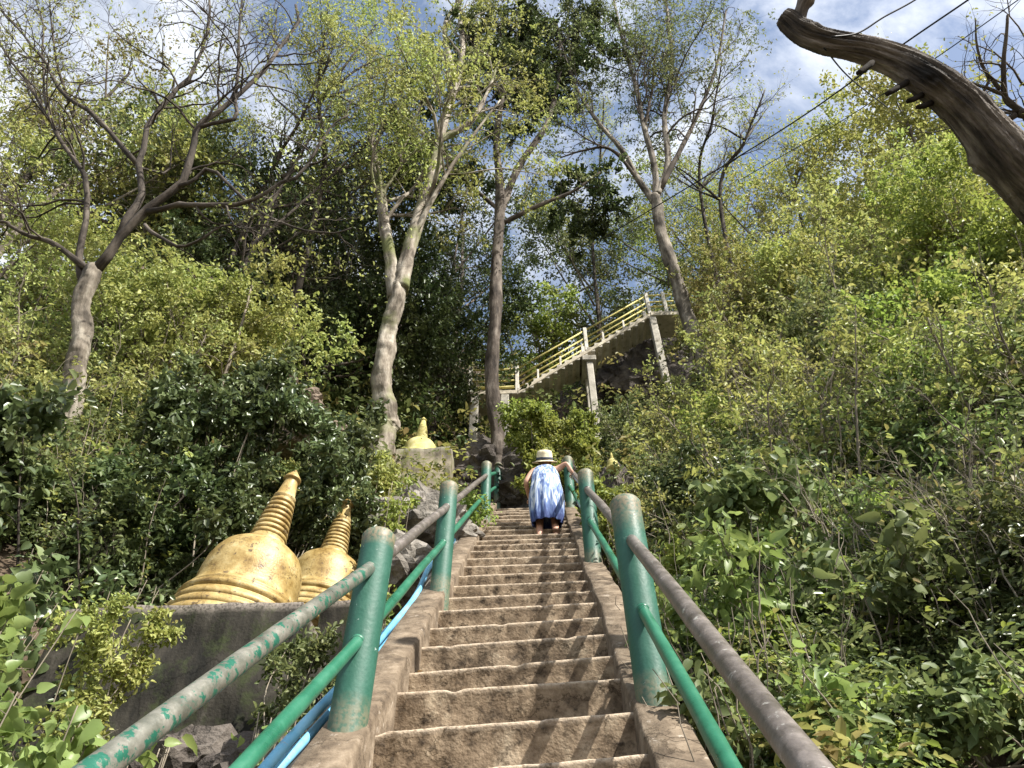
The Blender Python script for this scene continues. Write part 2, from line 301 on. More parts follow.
# ------------------------------------------------------------------ staircase
HYP = .4075; S0 = 3.90 - 9*HYP; NST = 33; TRD, RIS = HYP*cS, HYP*sS
XL, XR = -.70, .36
stair = empty('concrete_staircase', (XC, 0, 0), 'long steep flight of worn brown concrete steps climbing between green railings', 'staircase')
jit = rng.normal(0, 1, (NST, 4))
ncol = 56
def nz1(x, k, s): return (np.sin(x*s+k*1.7)+.6*np.sin(x*s*2.3+k*3.1+1)+.4*np.sin(x*s*5.1+k*5.3))/2
for k in range(NST):
    S = S0 + k*HYP; y0, z0 = S*cS, S*sS + .006*jit[k, 0]
    x = np.linspace(XL-.012, XR+.012, ncol)
    ed = .009*nz1(x, k, 6)+.006*nz1(x, k+9, 27)+rng.normal(0, .0022, ncol)    # worn nosing
    tilt = (.008*jit[k, 1]+.062*(1-sm(k, 8, 24)))*(x-XR)
    chip = -.035*np.clip(nz1(x, k*2.3, 9)-.62, 0, 1)
    prof = [(.034, -RIS-.05, 0), (.030, -RIS*.8, 0), (.024, -RIS*.5, 0), (.018, -.12, 0), (.010, -.030, 0), (.003, -.016, .5), (.001, -.006, 1), (.006, 0, 1), (.03, .001, .5), (.08, .0, .1), (TRD*.6, -.002, 0), (TRD+.06, 0, 0)]
    V, wr = [], []
    for j, (py, pz, wv) in enumerate(prof):
        top = 1 if j >= 4 else 0
        dy = ed*(1 if 4 <= j <= 8 else .25) + (.006*nz1(x, k+j, 11) if j < 4 else 0)
        V.append(np.stack([x, y0+py+dy, z0+pz+tilt+(ed*.6+chip)*top], 1)); wr.append(np.full(ncol, wv))
    V = np.concatenate(V); n_ = len(prof)
    ii = (np.arange(n_-1)[:, None]*ncol+np.arange(ncol-1)[None]).ravel()
    F = np.stack([ii, ii+1, ii+ncol+1, ii+ncol], 1)
    me = npmesh('step', V, F, True, vattr={'wear': np.concatenate(wr)})
    link('step', me, M_step, stair)
def slope_pt(x, S, up=0, out=0): return np.array([x, S*cS-up*sS*0, S*sS+up])   # vertical offset 'up'
def kerb(x0, x1, side):
    Ss = np.arange(S0-.2, S0+NST*HYP+.05, .10); n_ = len(Ss)
    prof = [(x0, -.42), (x0, .02), (x0+.012, .045), ((x0+x1)/2, .05), (x1-.012, .045), (x1, .02), (x1, -.42)]
    V = []
    for i, s in enumerate(Ss):
        for j, (x, z) in enumerate(prof):
            e = .012*math.sin(s*2.1+side)+.006*math.sin(s*7.3+j)+random.gauss(0, .003)
            V.append((x+e*.7, s*cS, s*sS+z+(e*.6 if 0 < j < 6 else 0)))
    m_ = len(prof); ii = (np.arange(n_-1)[:, None]*m_+np.arange(m_-1)[None]).ravel()
    link('kerb', npmesh('kerb', V, np.stack([ii, ii+1, ii+m_+1, ii+m_], 1)), M_kerb, stair)
kerb(XR, XR+.19, 1); kerb(XL-.19, XL, 4)
# top landing
bm = bmesh.new(); ytop = (S0+NST*HYP)*cS; ztop = (S0+(NST-1)*HYP)*sS
bmesh.ops.create_cube(bm, size=1, matrix=Matrix.Translation((XC, ytop+.55, ztop-.16)) @ Matrix.Diagonal((1.5, 1.35, .3, 1)))
bmesh.ops.bevel(bm, geom=bm.edges[:], offset=.015, segments=2, affect='EDGES')
me = bpy.data.meshes.new('landing'); bm.to_mesh(me); bm.free(); link('landing', me, M_step, stair)

# ------------------------------------------------------------------ handrail posts and rails
def cyl_mesh(name, rad, h, tilt=(0, 0)):
    V, wr = [], []; n = 32; hs = [-.42, 0, .02, .1, .25, .45, .65, .8, h-.05, h-.015, h-.004, h]
    for z in hs:
        r_ = rad*(1+.006*math.sin(z*9+rad*900))-(.006 if z > h-.01 else 0)+(.003 if h-.03 < z < h-.01 else 0)
        for a in range(n):
            t_ = a*2*math.pi/n
            V.append((r_*math.cos(t_)+tilt[0]*z, r_*math.sin(t_)+tilt[1]*z, z))
            wr.append(1. if z > h-.06 else (.6 if z <= .02 else 0))
    m_ = len(hs); ii = [[i*n+a, i*n+(a+1) % n, (i+1)*n+(a+1) % n, (i+1)*n+a] for i in range(m_-1) for a in range(n)]
    c = len(V); V.append((tilt[0]*h, tilt[1]*h, h+.004)); wr.append(1.)
    me = bpy.data.meshes.new(name)
    me.from_pydata(V, [], ii+[[(m_-1)*n+a, (m_-1)*n+(a+1) % n, c] for a in range(n)])
    me.polygons.foreach_set('use_smooth', [i < len(ii) for i in range(len(me.polygons))])
    at = me.attributes.new('wear', 'FLOAT', 'POINT'); at.data.foreach_set('value', wr); return me
def base_at(x, py, up=.05):
    """point of the kerb line (x, offset up) seen at image row py"""
    lo, hi = .5, 20.
    for _ in range(50):
        mid = (lo+hi)/2; q = slope_pt(x, mid, up)
        if proj(q)[1][0] > py: lo = mid
        else: hi = mid
    return lo
def label_posts(side, lst): return lst
RX, LX = XR+.095, -.785
posts = []
def post(x, S, h, rad, tilt, label):
    b = slope_pt(x, S, .045)
    o = link('handrail_post', cyl_mesh('handrail_post', rad, h, tilt), M_post); o.location = tuple(b); o.rotation_euler[2] = random.random()*6
    R2 = Matrix.Rotation(-o.rotation_euler[2], 2)
    tag(o, label, 'post', 'green posts of the stair railings'); posts.append(o)
    o.data.transform(Matrix.Rotation(-o.rotation_euler[2], 4, 'Z')); 
    return b, S, h, tilt
rp = [post(RX, base_at(RX, 697), 1.035, .078, (-.012, 0), 'nearest green steel post on the right kerb, chipped halfway up'),
      post(RX, base_at(RX, 560), 1.0, .075, (0, 0), 'second green post on the right kerb, below the hand of the climber'),
      post(RX+.02, base_at(RX, 507), .98, .075, (0, 0), 'farthest green post on the right, beside the climbing person')]
lp = [post(LX, base_at(LX, 722), .90, .078, (.01, 0), 'nearest green steel post on the left kerb in front of the gold stupas'),
      post(LX+.03, base_at(LX, 588), .98, .074, (.01, 0), 'second green post on the left kerb with rust brown top'),
      post(LX+.04, base_at(LX, 518), .98, .072, (0, 0), 'third green post on the left kerb near the grey boulder'),
      post(LX+.06, base_at(LX, 499), .80, .07, (0, 0), 'farthest small green post at the upper left end of the steps')]
RAILG = 'pipe rails of the stair railings'
def rail(p, q, rad, mat, label, sag=.0, kind='handrail'):
    p, q = np.array(p), np.array(q); t = np.linspace(0, 1, 25)[:, None]
    pts = p+(q-p)*t; pts[:, 2] += -sag*4*t[:, 0]*(1-t[:, 0])+.004*np.sin(t[:, 0]*9+p[0]*5)
    rr = np.full(25, rad)*(1+.012*rng.normal(size=25)); rr[[0, -1]] *= 1.02; tb = Tubes(); tb.add(pts, rr, 20)
    for e_, q_ in ((0, 1), (-1, -2)):                       # weld beads where the pipe meets the post
        dd = unit(pts[q_]-pts[e_]); c_ = pts[e_]+dd*(.085+.0*rad); tb.add(np.stack([c_-dd*.012, c_-dd*.005, c_+dd*.004, c_+dd*.010]), np.array([1.0, 1.22, 1.20, 1.0])*rad, 20)
    o = link(kind, tb.mesh(kind), mat)
    tag(o, label, 'handrail', RAILG); return o
def att(pst, h, off=0.0): b, S, hh, tl = pst; return b+np.array([tl[0]*h+off, 0, h])
def below(pst, h, off, dS=3.4, sx=0.0):                           # where the rail reaches the post under the frame
    b = att(pst, h, off); return b-np.array([-sx, dS*cS, dS*sS])
def chain(ps, hu, hm, off, side, mats, mid_mats, labs):
    for i in range(len(ps)-1):
        a, b = att(ps[i], hu[i], off), att(ps[i+1], hu[i+1], off)
        rail(a-(b-a)*.02, b+(b-a)*.015, .031, mats[i+1], labs[2*i+2])
        a, b = att(ps[i], hm[i], off*.4), att(ps[i+1], hm[i+1], off*.4); rail(a, b, .026, mid_mats, labs[2*i+3])
    rail(below(ps[0], hu[0], off, sx=-.05 if side > 0 else -.07), att(ps[0], hu[0], off)+np.array([0, .03, .03]), .0295, mats[0], labs[0]); rail(below(ps[0], hm[0], off*.4, sx=-.04), att(ps[0], hm[0], off*.4), .026, mid_mats, labs[1])
chain(rp, [.81, .80, .78], [.435, .43, .42], -.0, 1, [M_rail, M_rail, M_rail], M_midrail,
      ['bare brown upper pipe rail below the nearest right post', 'green lower pipe rail below the nearest right post',
       'brown upper rail between the first and second right posts', 'green lower rail between the first and second right posts',
       'brown upper rail between the second and farthest right posts', 'green lower rail between the second and farthest right posts'])
chain(lp, [.735, .76, .76, .6], [.375, .42, .42, .3], .0, -1, [M_railg, M_rail, M_rail, M_midrail], M_midrail,
      ['grey upper pipe rail with flaking green paint crossing before the concrete wall', 'green lower pipe rail crossing before the concrete wall at bottom left',
       'brown upper rail between the first and second left posts', 'green lower rail between the first and second left posts',
       'brown upper rail between the second and third left posts', 'green lower rail between the second and third left posts',
       'short green upper rail at the far left end of the steps', 'short green lower rail at the far left end of the steps'])
# pipes that run up outside the left kerb
def hose(name, xoff, zoff, rad, mat, label, s0, s1, ph):
    s = np.linspace(s0, s1, 90); x = -.915+xoff+.022*np.sin(s*1.3+ph)+.014*np.sin(s*3.1+ph)
    z = s*sS+.0+zoff+.022*np.sin(s*1.9+ph); pts = np.stack([x, s*cS, z], 1)
    tb = Tubes(); tb.add(pts, np.full(90, rad), 12); tag(link(name, tb.mesh(name), mat), label, 'pipe')
hose('blue_water_pipe', -.02, .035, .022, M_blue, 'bright blue water pipe running up outside the left kerb', .4, 12.6, 0)
hose('blue_water_pipe', -.035, -.045, .019, M_blue, 'thinner lower blue pipe beneath the bright blue pipe', .4, 6.2, .5)
hose('black_hose', .012, -.012, .014, M_black, 'thin black hose lying between the blue pipe and left kerb', .4, 11.5, 1.2)

# ------------------------------------------------------------------ platforms and stupas
def box_grid(x0, x1, y0, y1, z0, z1, res=.07, amp=.008, wear_top=True):
    bm = bmesh.new()
    bmesh.ops.create_cube(bm, size=1, matrix=Matrix.Translation(((x0+x1)/2, (y0+y1)/2, (z0+z1)/2)) @ Matrix.Diagonal((x1-x0, y1-y0, z1-z0, 1)))
    n = max(1, int(min(40, max(x1-x0, z1-z0)/res)))
    bmesh.ops.subdivide_edges(bm, edges=bm.edges[:], cuts=n, use_grid_fill=True)
    for v in bm.verts:
        c = v.co; e = amp*(math.sin(c.x*9+c.z*4)+math.sin(c.z*13+c.x*3+1)+.6*math.sin(c.x*31+c.y*23))
        c.y += e; c.z += .6*amp*math.sin(c.x*7+1)+random.gauss(0, amp*.12); c.x += e*.5
    me = bpy.data.meshes.new('wall'); bm.to_mesh(me); bm.free()
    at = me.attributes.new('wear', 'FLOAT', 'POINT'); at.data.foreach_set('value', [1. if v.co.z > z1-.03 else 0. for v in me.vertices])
    return me
wa = PY(62, 612, 4.2); wb = PY(304, 598, 4.2)
ZP1 = (wa[2]+wb[2])/2
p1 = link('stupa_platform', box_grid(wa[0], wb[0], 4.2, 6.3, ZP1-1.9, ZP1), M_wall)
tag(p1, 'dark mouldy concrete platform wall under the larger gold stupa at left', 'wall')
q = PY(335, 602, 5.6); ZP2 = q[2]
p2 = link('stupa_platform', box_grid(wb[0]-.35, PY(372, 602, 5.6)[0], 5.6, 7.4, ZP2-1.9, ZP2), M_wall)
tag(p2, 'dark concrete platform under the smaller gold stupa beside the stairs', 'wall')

def lathe(name, prof, seg=48, jitter=.0):
    V = []; n = len(prof)
    for (r_, z) in prof:
        for a in range(seg):
            t_ = a*2*math.pi/seg; e = 1+jitter*math.sin(3*t_+z*7)
            V.append((r_*e*math.cos(t_), r_*e*math.sin(t_), z))
    F = [[i*seg+a, i*seg+(a+1) % seg, (i+1)*seg+(a+1) % seg, (i+1)*seg+a] for i in range(n-1) for a in range(seg)]
    me = bpy.data.meshes.new(name); me.from_pydata(V, [], F); me.polygons.foreach_set('use_smooth', [True]*len(F)); me.update(); return me
def ringprof(r0, z0, r1, z1, n, bulge):
    o = []
    for i in range(n):
        a, b = i/n, (i+1)/n
        ra, rb = r0+(r1-r0)*a, r0+(r1-r0)*b; za, zb = z0+(z1-z0)*a, z0+(z1-z0)*b; h = zb-za
        o += [(ra-bulge*.5, za), (ra+bulge*.6, za+h*.08), (ra+bulge, za+h*.35), ((ra+rb)/2+bulge*.8, za+h*.65), (rb-bulge*.2, za+h*.88), (rb-bulge*.8, zb-h*.02)]
    return o
def stupa(loc, s, label, mat, rot=0, group='gold stupas on the left platforms', lean=0.0):
    t = empty('stupa', loc, label, 'stupa', group)
    base = [(0, -.02), (.52, -.02), (.525, .04)] + ringprof(.515, .045, .435, .33, 4, .0045) + [(.41, .335)]
    bell = [(.46, .33), (.485, .345), (.492, .365), (.482, .385), (.455, .395), (.445, .40), (.452, .415), (.448, .43), (.425, .445), (.415, .49), (.412, .56), (.408, .63), (.398, .70), (.372, .77), (.325, .83), (.258, .875), (.19, .905), (.155, .915)]
    bell = [(r_*(.90 if z_ < .8 else .90+.10*(z_-.8)/.115), z_) for r_, z_ in bell]
    spire = [(.155, .91), (.145, .95), (.135, .99)] + ringprof(.135, .99, .088, 1.37, 8, .009) + [(.082, 1.375), (.092, 1.39), (.09, 1.405), (.078, 1.415), (.055, 1.57), (.052, 1.585)]
    fin = [(.052, 1.583), (.072, 1.59), (.074, 1.60), (.066, 1.615), (.04, 1.65), (.018, 1.685), (.0, 1.71)]
    for nm, pr in (('base_rings', base), ('bell', bell), ('spire', spire), ('finial', fin)):
        o = link(nm, lathe(nm, [(a*s, b*s) for a, b in pr], jitter=.003), mat, t); o.location = tuple(Vector(loc)); o.rotation_euler[2] = rot
    t.rotation_euler[1] = lean; return t
tp = PY(290.5, 469, 4.93); s1 = (tp[2]-ZP1)/1.71
stupa((tp[0]-.13, 4.93, ZP1), s1, 'larger gold painted stupa with ringed spire on the concrete platform at left', M_gold, lean=R(6))
tp = PY(347, 497, 6.25); s2 = (tp[2]-ZP2)/1.71
stupa((tp[0]-.09, 6.25, ZP2), s2, 'second gold stupa, partly hidden behind the handrail and left post', M_gold, 2, lean=R(4))
# small pale stupa on its own block further up
a_ = PY(396, 449, 10.6); b_ = PY(452, 449, 10.6)
bl = link('stone_block', box_grid(a_[0], b_[0], 10.6, 11.8, a_[2]-1.6, a_[2], .1, .01), patchy('block_render', [(.10,.085,.06),(.22,.19,.14),(.32,.28,.2)], 3, rust=((.12,.13,.04), .5, .62, 5), wear=(.35,.33,.25)))
tag(bl, 'square plastered block on the left slope carrying a small pale stupa', 'plinth')
tp = PY(424, 417, 11.1); s3 = (tp[2]-a_[2])/1.45
stupa((tp[0], 11.1, a_[2]-.26*s3), s3, 'small pale yellow stupa on a plastered block below the pale tree', M_palegold, 1, None)
# finial of another one at the right of the stairs
def rock(name, loc, sz, mat, label, seed, sub=5, rough=.22, rotz=0):
    bm = bmesh.new(); bmesh.ops.create_icosphere(bm, subdivisions=sub, radius=1)
    from mathutils import noise
    for v in bm.verts:
        c = v.co.normalized(); q_ = c*1.6+Vector((seed*3.1, seed, 0))
        d = 1+rough*1.6*noise.fractal(q_, .9, 2.2, 5)+rough*.8*(abs(noise.noise(q_*3.3))-.2)-rough*.5*abs(noise.noise(q_*9))
        v.co = Vector((c.x*sz[0], c.y*sz[1], c.z*sz[2]))*d
    me = bpy.data.meshes.new(name); bm.to_mesh(me); bm.free()
    o = link(name, me, mat); o.location = tuple(loc); o.rotation_euler[2] = rotz; tag(o, label, 'rock'); return o
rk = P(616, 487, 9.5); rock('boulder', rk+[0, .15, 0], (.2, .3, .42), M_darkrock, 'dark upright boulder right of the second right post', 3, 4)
tp = P(611, 452, 9.6)
stupa((tp[0], tp[1], tp[2]-.29), .17, 'tiny pale yellow stupa tip rising behind the dark boulder at right', M_palegold, 1, None)
rock('boulder', P(420, 512, 8.6)+[-.15, .35, -.15], (.78, .6, .55), M_rock, 'big rough grey boulder left of the stairs behind the railing', 1)
rock('boulder', P(398, 548, 7.3)+[0, .3, -.15], (.45, .45, .35), M_rock, 'lower grey boulder beside the second left post', 5, 4)
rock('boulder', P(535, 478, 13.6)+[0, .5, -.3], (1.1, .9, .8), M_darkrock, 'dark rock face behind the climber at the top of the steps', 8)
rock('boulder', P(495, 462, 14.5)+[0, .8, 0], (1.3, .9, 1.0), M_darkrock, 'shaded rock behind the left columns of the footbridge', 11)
rock('boulder', P(262, 402, 10.2)+[0, .4, 0], (.9, .6, .45), M_pinkrock, 'pinkish rock showing above the dark bushes at left', 13)
rock('boulder', P(160, 292, 15)+[0, .5, 0], (1.3, 1, .6), M_pinkrock, 'pale rock outcrop high in the shade at left', 17)
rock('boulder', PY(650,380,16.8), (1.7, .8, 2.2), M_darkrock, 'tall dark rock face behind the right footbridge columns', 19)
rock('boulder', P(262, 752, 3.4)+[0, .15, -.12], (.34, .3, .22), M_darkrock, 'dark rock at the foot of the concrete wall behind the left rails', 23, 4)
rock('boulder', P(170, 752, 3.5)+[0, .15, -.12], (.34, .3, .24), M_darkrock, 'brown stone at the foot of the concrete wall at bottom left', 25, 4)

# ------------------------------------------------------------------ footbridge
YB = 15.0
br = empty('footbridge', (0, YB, 14), 'concrete stair footbridge on tall columns with yellow pipe railings above the steps', 'footbridge')
def boxm(name, corners8, mat, parent, bev=.012):
    me = bpy.data.meshes.new(name); me.from_pydata([tuple(c) for c in corners8], [], [(0,1,2,3),(7,6,5,4),(0,4,5,1),(1,5,6,2),(2,6,7,3),(3,7,4,0)]); me.update()
    bm = bmesh.new(); bm.from_mesh(me); bmesh.ops.recalc_face_normals(bm, faces=bm.faces[:])
    bmesh.ops.bevel(bm, geom=bm.edges[:], offset=bev, segments=1, affect='EDGES'); bm.to_mesh(me); bm.free()
    return link(name, me, mat, parent)
def box2(name, x0, x1, y0, y1, z0, z1, mat, parent, bev=.012):
    return boxm(name, [(x0,y0,z0),(x1,y0,z0),(x1,y1,z0),(x0,y1,z0),(x0,y0,z1),(x1,y0,z1),(x1,y1,z1),(x0,y1,z1)], mat, parent, bev)
zl = PY(472, 391, YB)[2]; xl0 = PY(470, 391, YB)[0]; xl1 = PY(517, 388, YB)[0]
pm = PY(588, 352, YB); pe = PY(650, 312, YB)
W_ = .92
box2('landing_slab', xl0-.1, xl1+.05, YB, YB+W_, zl-.16, zl, M_under, br)
# sloping flight: slab and steps
fa = np.array([xl1, zl]); fb = np.array([pe[0], pe[2]])
dx, dz = fb-fa
boxm('flight_slab', [(fa[0],YB,fa[1]-.19),(fb[0],YB,fb[1]-.19),(fb[0],YB+W_,fb[1]-.19),(fa[0],YB+W_,fa[1]-.19),(fa[0],YB,fa[1]-.04),(fb[0],YB,fb[1]-.04),(fb[0],YB+W_,fb[1]-.04),(fa[0],YB+W_,fa[1]-.04)], M_under, br)
nb = 18
for i in range(nb):
    x0 = fa[0]+dx*i/nb; z0 = fa[1]+dz*i/nb
    box2('step', x0+.003, x0+dx/nb, YB+.02, YB+W_-.02, z0-.10, z0+dz/nb*.55, M_conc, br, .008)
box2('landing_slab', fb[0]+.003, fb[0]+.9, YB-.02, YB+W_+.02, fb[1]-.2, fb[1]+.0, M_under, br)
def column(px, pyb, pyt, wd, Y=YB+.12, ztop=None):
    t_ = PY(px, pyt, Y); zb = min(gz((t_[0], Y))-.4, PY(px, pyb, Y)[2]); zt = ztop if ztop is not None else t_[2]
    box2('column', t_[0]-wd/2, t_[0]+wd/2, Y-wd/2, Y+wd/2, zb, zt, M_conc, br, .02)
    return t_[0]
column(475, 482, 394, .23, ztop=zl-.163); column(505, 472, 394, .24, ztop=zl-.163); column(478, 470, 394, .22, Y=YB+W_-.1, ztop=zl-.163)
xm = column(589, 466, 360, .20, ztop=pm[2]-.40); column(652, 420, 318, .22, ztop=fb[1]-.203)
column(586, 440, 360, .20, Y=YB+W_-.1, ztop=pm[2]-.40)
box2('column_head', xm-.22, xm+.2, YB-.05, YB+W_+.05, pm[2]-.40, pm[2]-.20+.02, M_conc, br, .02)
def railing(Y):
    pp = [(xl0-.02, zl), (xl1, zl), ((fa[0]+fb[0])/2, (fa[1]+fb[1])/2), (fb[0], fb[1]), (fb[0]+.55, fb[1]+.02), (fb[0]+.85, fb[1]+.02)]
    for i, (x, z) in enumerate(pp):
        if i == 5: continue
        box2('railing_post', x-.055, x+.055, Y-.055, Y+.055, z-.02, z+1.08, M_white, br, .01)
    for a, b in zip(pp[:-1], pp[1:]):
        for h in ((.38, .62, .98) if a is not pp[0] else (.22, .48, .73, .98)):
            tb = Tubes(); tb.add(np.array([[a[0], Y, a[1]+h], [(a[0]+b[0])/2, Y, (a[1]+b[1])/2+h-.008], [b[0], Y, b[1]+h]]), np.full(3, .026), 8)
            link('railing_pipe', tb.mesh('railing_pipe'), M_cream, br)
railing(YB+.08); railing(YB+W_-.08)
tb = Tubes(); tb.add(np.array([[xl0, YB+.08, zl+.98], [xl0, YB+W_-.08, zl+.98]]), np.full(2, .026), 8); link('railing_pipe', tb.mesh('railing_pipe'), M_cream, br)
for i in range(5):                                       # short uprights along the flight
    f = (i+.9)/6.2; x = fa[0]+dx*f; z = fa[1]+dz*f
    box2('baluster', x-.03, x+.03, YB+.05, YB+.11, z, z+.42, M_white, br, .006)

# ------------------------------------------------------------------ trees
def spline(pts, n):
    pts = np.asarray(pts, float); m = len(pts)
    if m < 3:
        t = np.linspace(0, 1, n)[:, None]; return pts[0]+(pts[-1]-pts[0])*t
    ext = np.vstack([2*pts[0]-pts[1], pts, 2*pts[-1]-pts[-2]])
    o = []
    for t in np.linspace(0, m-1-1e-6, n):
        i = int(t); f = t-i; p0, p1_, p2_, p3 = ext[i:i+4]
        o.append(.5*((2*p1_)+(-p0+p2_)*f+(2*p0-5*p1_+4*p2_-p3)*f*f+(-p0+3*p1_-3*p2_+p3)*f**3))
    return np.array(o)
def resamp(Pm, Rm, n):
    t = np.linspace(0, Pm.shape[0]-1, n); i = np.minimum(t.astype(int), Pm.shape[0]-2); f = (t-i)[:, None]
    return Pm[i]*(1-f)+Pm[i+1]*f, Rm[i]*(1-f[:, 0])+Rm[i+1]*f[:, 0]
def spawn(PP, RR, k, L0, ang, n=7, wig=.25, up=.1, tmin=.25, rratio=.55, rmax=9, taper=.25):
    """PP (B,n,3) parents -> k children overall"""
    B, m, _ = PP.shape
    ln = np.linalg.norm(np.diff(PP, axis=1), axis=-1).sum(1); pr = ln/ln.sum()
    b = rng.choice(B, k, p=pr); t = (tmin+(1-tmin)*rng.random(k)**.8)*(m-1); t = np.minimum(t, m-1.001); i = t.astype(int); f = (t-i)[:, None]
    pos = PP[b, i]*(1-f)+PP[b, i+1]*f; tan = unit(PP[b, i+1]-PP[b, i]); r0 = RR[b, i]*(1-f[:, 0])+RR[b, i+1]*f[:, 0]
    q = rng.normal(size=(k, 3)); q = unit(q-(q*tan).sum(-1, keepdims=True)*tan)
    a = ang*(.6+.8*rng.random(k))[:, None]; d = unit(tan*np.cos(a)+q*np.sin(a)+np.array([0, 0, up]))
    Lk = L0*(.5+.9*rng.random(k))*(1-.45*t/(m-1))
    out_ = np.zeros((k, n, 3)); out_[:, 0] = pos
    for j in range(1, n):
        d = unit(d+rng.normal(size=(k, 3))*wig+np.array([0, 0, up*.35])); out_[:, j] = out_[:, j-1]+d*(Lk/(n-1))[:, None]
    rs = np.minimum(r0*rratio, rmax)[:, None]*(1-(1-taper)*np.linspace(0, 1, n)[None])
    return out_, rs
def leaf_on(LV, TP, n, size, jit, aspect=.5, droop=.2, flat=.5, hang=.2, tmin=.2, bias=0.0, hi=False):
    B, m, _ = TP.shape; b = rng.integers(0, B, n); t = (tmin+(1-tmin)*rng.random(n))*(m-1); t = np.minimum(t, m-1.001); i = t.astype(int); f = (t-i)[:, None]
    pos = TP[b, i]*(1-f)+TP[b, i+1]*f+rng.normal(size=(n, 3))*jit; tan = unit(TP[b, i+1]-TP[b, i])
    d = unit(tan*.6+rng.normal(size=(n, 3))*.9+np.array([0, 0, -hang])); nn = unit(rng.normal(size=(n, 3))*(1-flat)+np.array([.30, -.45, .85])*flat)
    s = size*(.6+.7*rng.random(n)); tr = rng.random(B)
    (LV.add_hi if hi else LV.add)(pos, d, nn, s, s*aspect, droop=droop, rnd=np.clip(.55*rng.random(n)+.35*tr[b]+.1*rng.random(n)+bias, 0, 1))
def tree(name, label, mains, bark, levels, leaf=None, cat='tree', group=None, bark2=None):
    """mains: list of (points, r0, r1); levels: list of dicts for spawn; leaf: dict(mat,n,size,jit,...)"""
    p0 = np.array(mains[0][0][0]); t = empty(name, p0, label, cat, group)
    TB = Tubes(); T0 = TB if bark2 is None else Tubes(); PP, RR = [], []
    for j, mn in enumerate(mains):
        pts, r0, r1 = mn[:3]; n = 26 if j == 0 else 18
        c = spline(pts, n); r_ = r0+(r1-r0)*np.linspace(0, 1, n)
        if j == 0: r_ = r_*(1+.45*np.exp(-np.arange(n)/1.6))
        Lc = np.linalg.norm(np.diff(c, axis=0), axis=1).sum()
        c += np.stack([np.sin(np.arange(n)*.9+j), np.cos(np.arange(n)*.7+j*2), 0*np.arange(n)], 1)*.13*r0*np.minimum(1, np.arange(n)/3)[:, None]
        r_ = r_*(1+.06*np.sin(np.arange(n)*1.9+j))
        if r0 > .09:                                        # knobbly main stems
            c2, r2 = resamp(c, r_, n*5); sd2 = 24; r2 = r2*(1+.05*np.sin(np.arange(n*5)*.23+j)+.03*rng.normal(size=n*5)*.5); T0.add(c2, r2, sd2)
            k0 = next(i_ for i_ in range(len(T0.V)-1, -1, -1) if len(T0.V[i_]) == n*5*sd2); V_ = T0.V[k0].reshape(n*5, sd2, 3); th_ = np.arange(sd2)*2*math.pi/sd2; z_ = np.arange(n*5)[:, None]*.12
            d_ = .07*np.sin(th_*3+z_*1.1+j)+.05*np.sin(th_*5-z_*2.3)+.05*np.sin(th_*2+z_*5.1)*np.sin(z_*1.7)+.02*rng.normal(size=(n*5, sd2))
            T0.V[k0] = (c2[:, None]+(V_-c2[:, None])*(1+d_[..., None])).reshape(-1, 3)
        else: (T0 if j == 0 else TB).add(c, r_, 12 if r0 > .05 else 8)
        a, b = resamp(c, r_, 12)
        if not (len(mn) > 3 and mn[3] == 'bare'): PP.append(a); RR.append(b)
    cur = (np.stack(PP), np.stack(RR)); allw = [cur]
    for li, lv in enumerate(levels):
        lv = dict(lv); frm = lv.pop('src', -1); srcs = allw[frm]; sides = lv.pop('sides', 4)
        ch = spawn(srcs[0], srcs[1], **lv); TB.add(ch[0], ch[1], sides, cap=False); allw.append(ch)
    link('trunk', T0.mesh('trunk'), bark, t)
    if bark2: link('branches', TB.mesh('branches'), bark2, t)
    if leaf:
        for part_i, lf in enumerate(leaf if isinstance(leaf, list) else [leaf]):
            lf = dict(lf); mt = lf.pop('mat'); LV = Leaves(); src = lf.pop('src', (-1,)); n = lf.pop('n')
            for s_ in src: leaf_on(LV, allw[s_][0], n//len(src), **lf)
            link('crown', LV.mesh('crown'), mt, t)
    return t
def down(p, ex=.25):                                    # drop a base point onto the ground
    p = np.array(p, float); return np.array([p[0], p[1], gz(p)-ex])
def px(lst): return [P(*a) for a in lst]
UPR = [None]                                            # (Y of the trunk, share by which the tree stands upright)
def pv(lst):
    o = []
    for a, b, d in lst:
        dv = UPR[0]/ray(a, b)[1]; o.append(P(a, b, d+.5*max(0, dv-d)))
    return o
def fz(q, d):                                           # how much farther than first measured
    dv = UPR[0]/ray(q[0], q[1])[1]; return 1+.5*max(0, dv-q[2])/q[2]

# T1 crooked bare tree on the left
D1 = 8.6
UPR[0] = P(62, 436, D1)[1]
def trunk(lst, r0, r1, sink=.6):   # the main stem, without side twigs of its own
    c = pv(lst); c = [np.array([c[0][0], c[0][1], min(gz(c[0]), c[0][2])-sink])]+c
    return (np.array(c), r0, r1*fz(lst[-1], 0), 'bare')
def add(Tl, pts, r0, r1): Tl.append((np.array(pv(pts)), r0*fz(pts[0], 0), r1*fz(pts[-1], 0)))
T1 = [trunk([(60,438,8.6),(74,385,8.65),(80,345,8.7),(83,300,8.8),(94,268,8.9)], .125, .095)]
def br1(pts, r0, r1):
    q = [pts[0]]
    for a, b in zip(pts[:-1], pts[1:]):                     # crooked: a kink between every two points
        q += [((a[0]+b[0])/2+rng.normal()*3.2, (a[1]+b[1])/2+rng.normal()*3.2, (a[2]+b[2])/2), b]
    add(T1, q, r0*.82, r1*.8)
br1([(92,275,8.9),(118,240,8.7),(145,212,8.5),(180,186,8.3),(192,150,8.2),(197,128,8.1),(226,108,8.0),(268,66,7.9),(286,38,7.8),(296,5,7.8)], .075, .016)
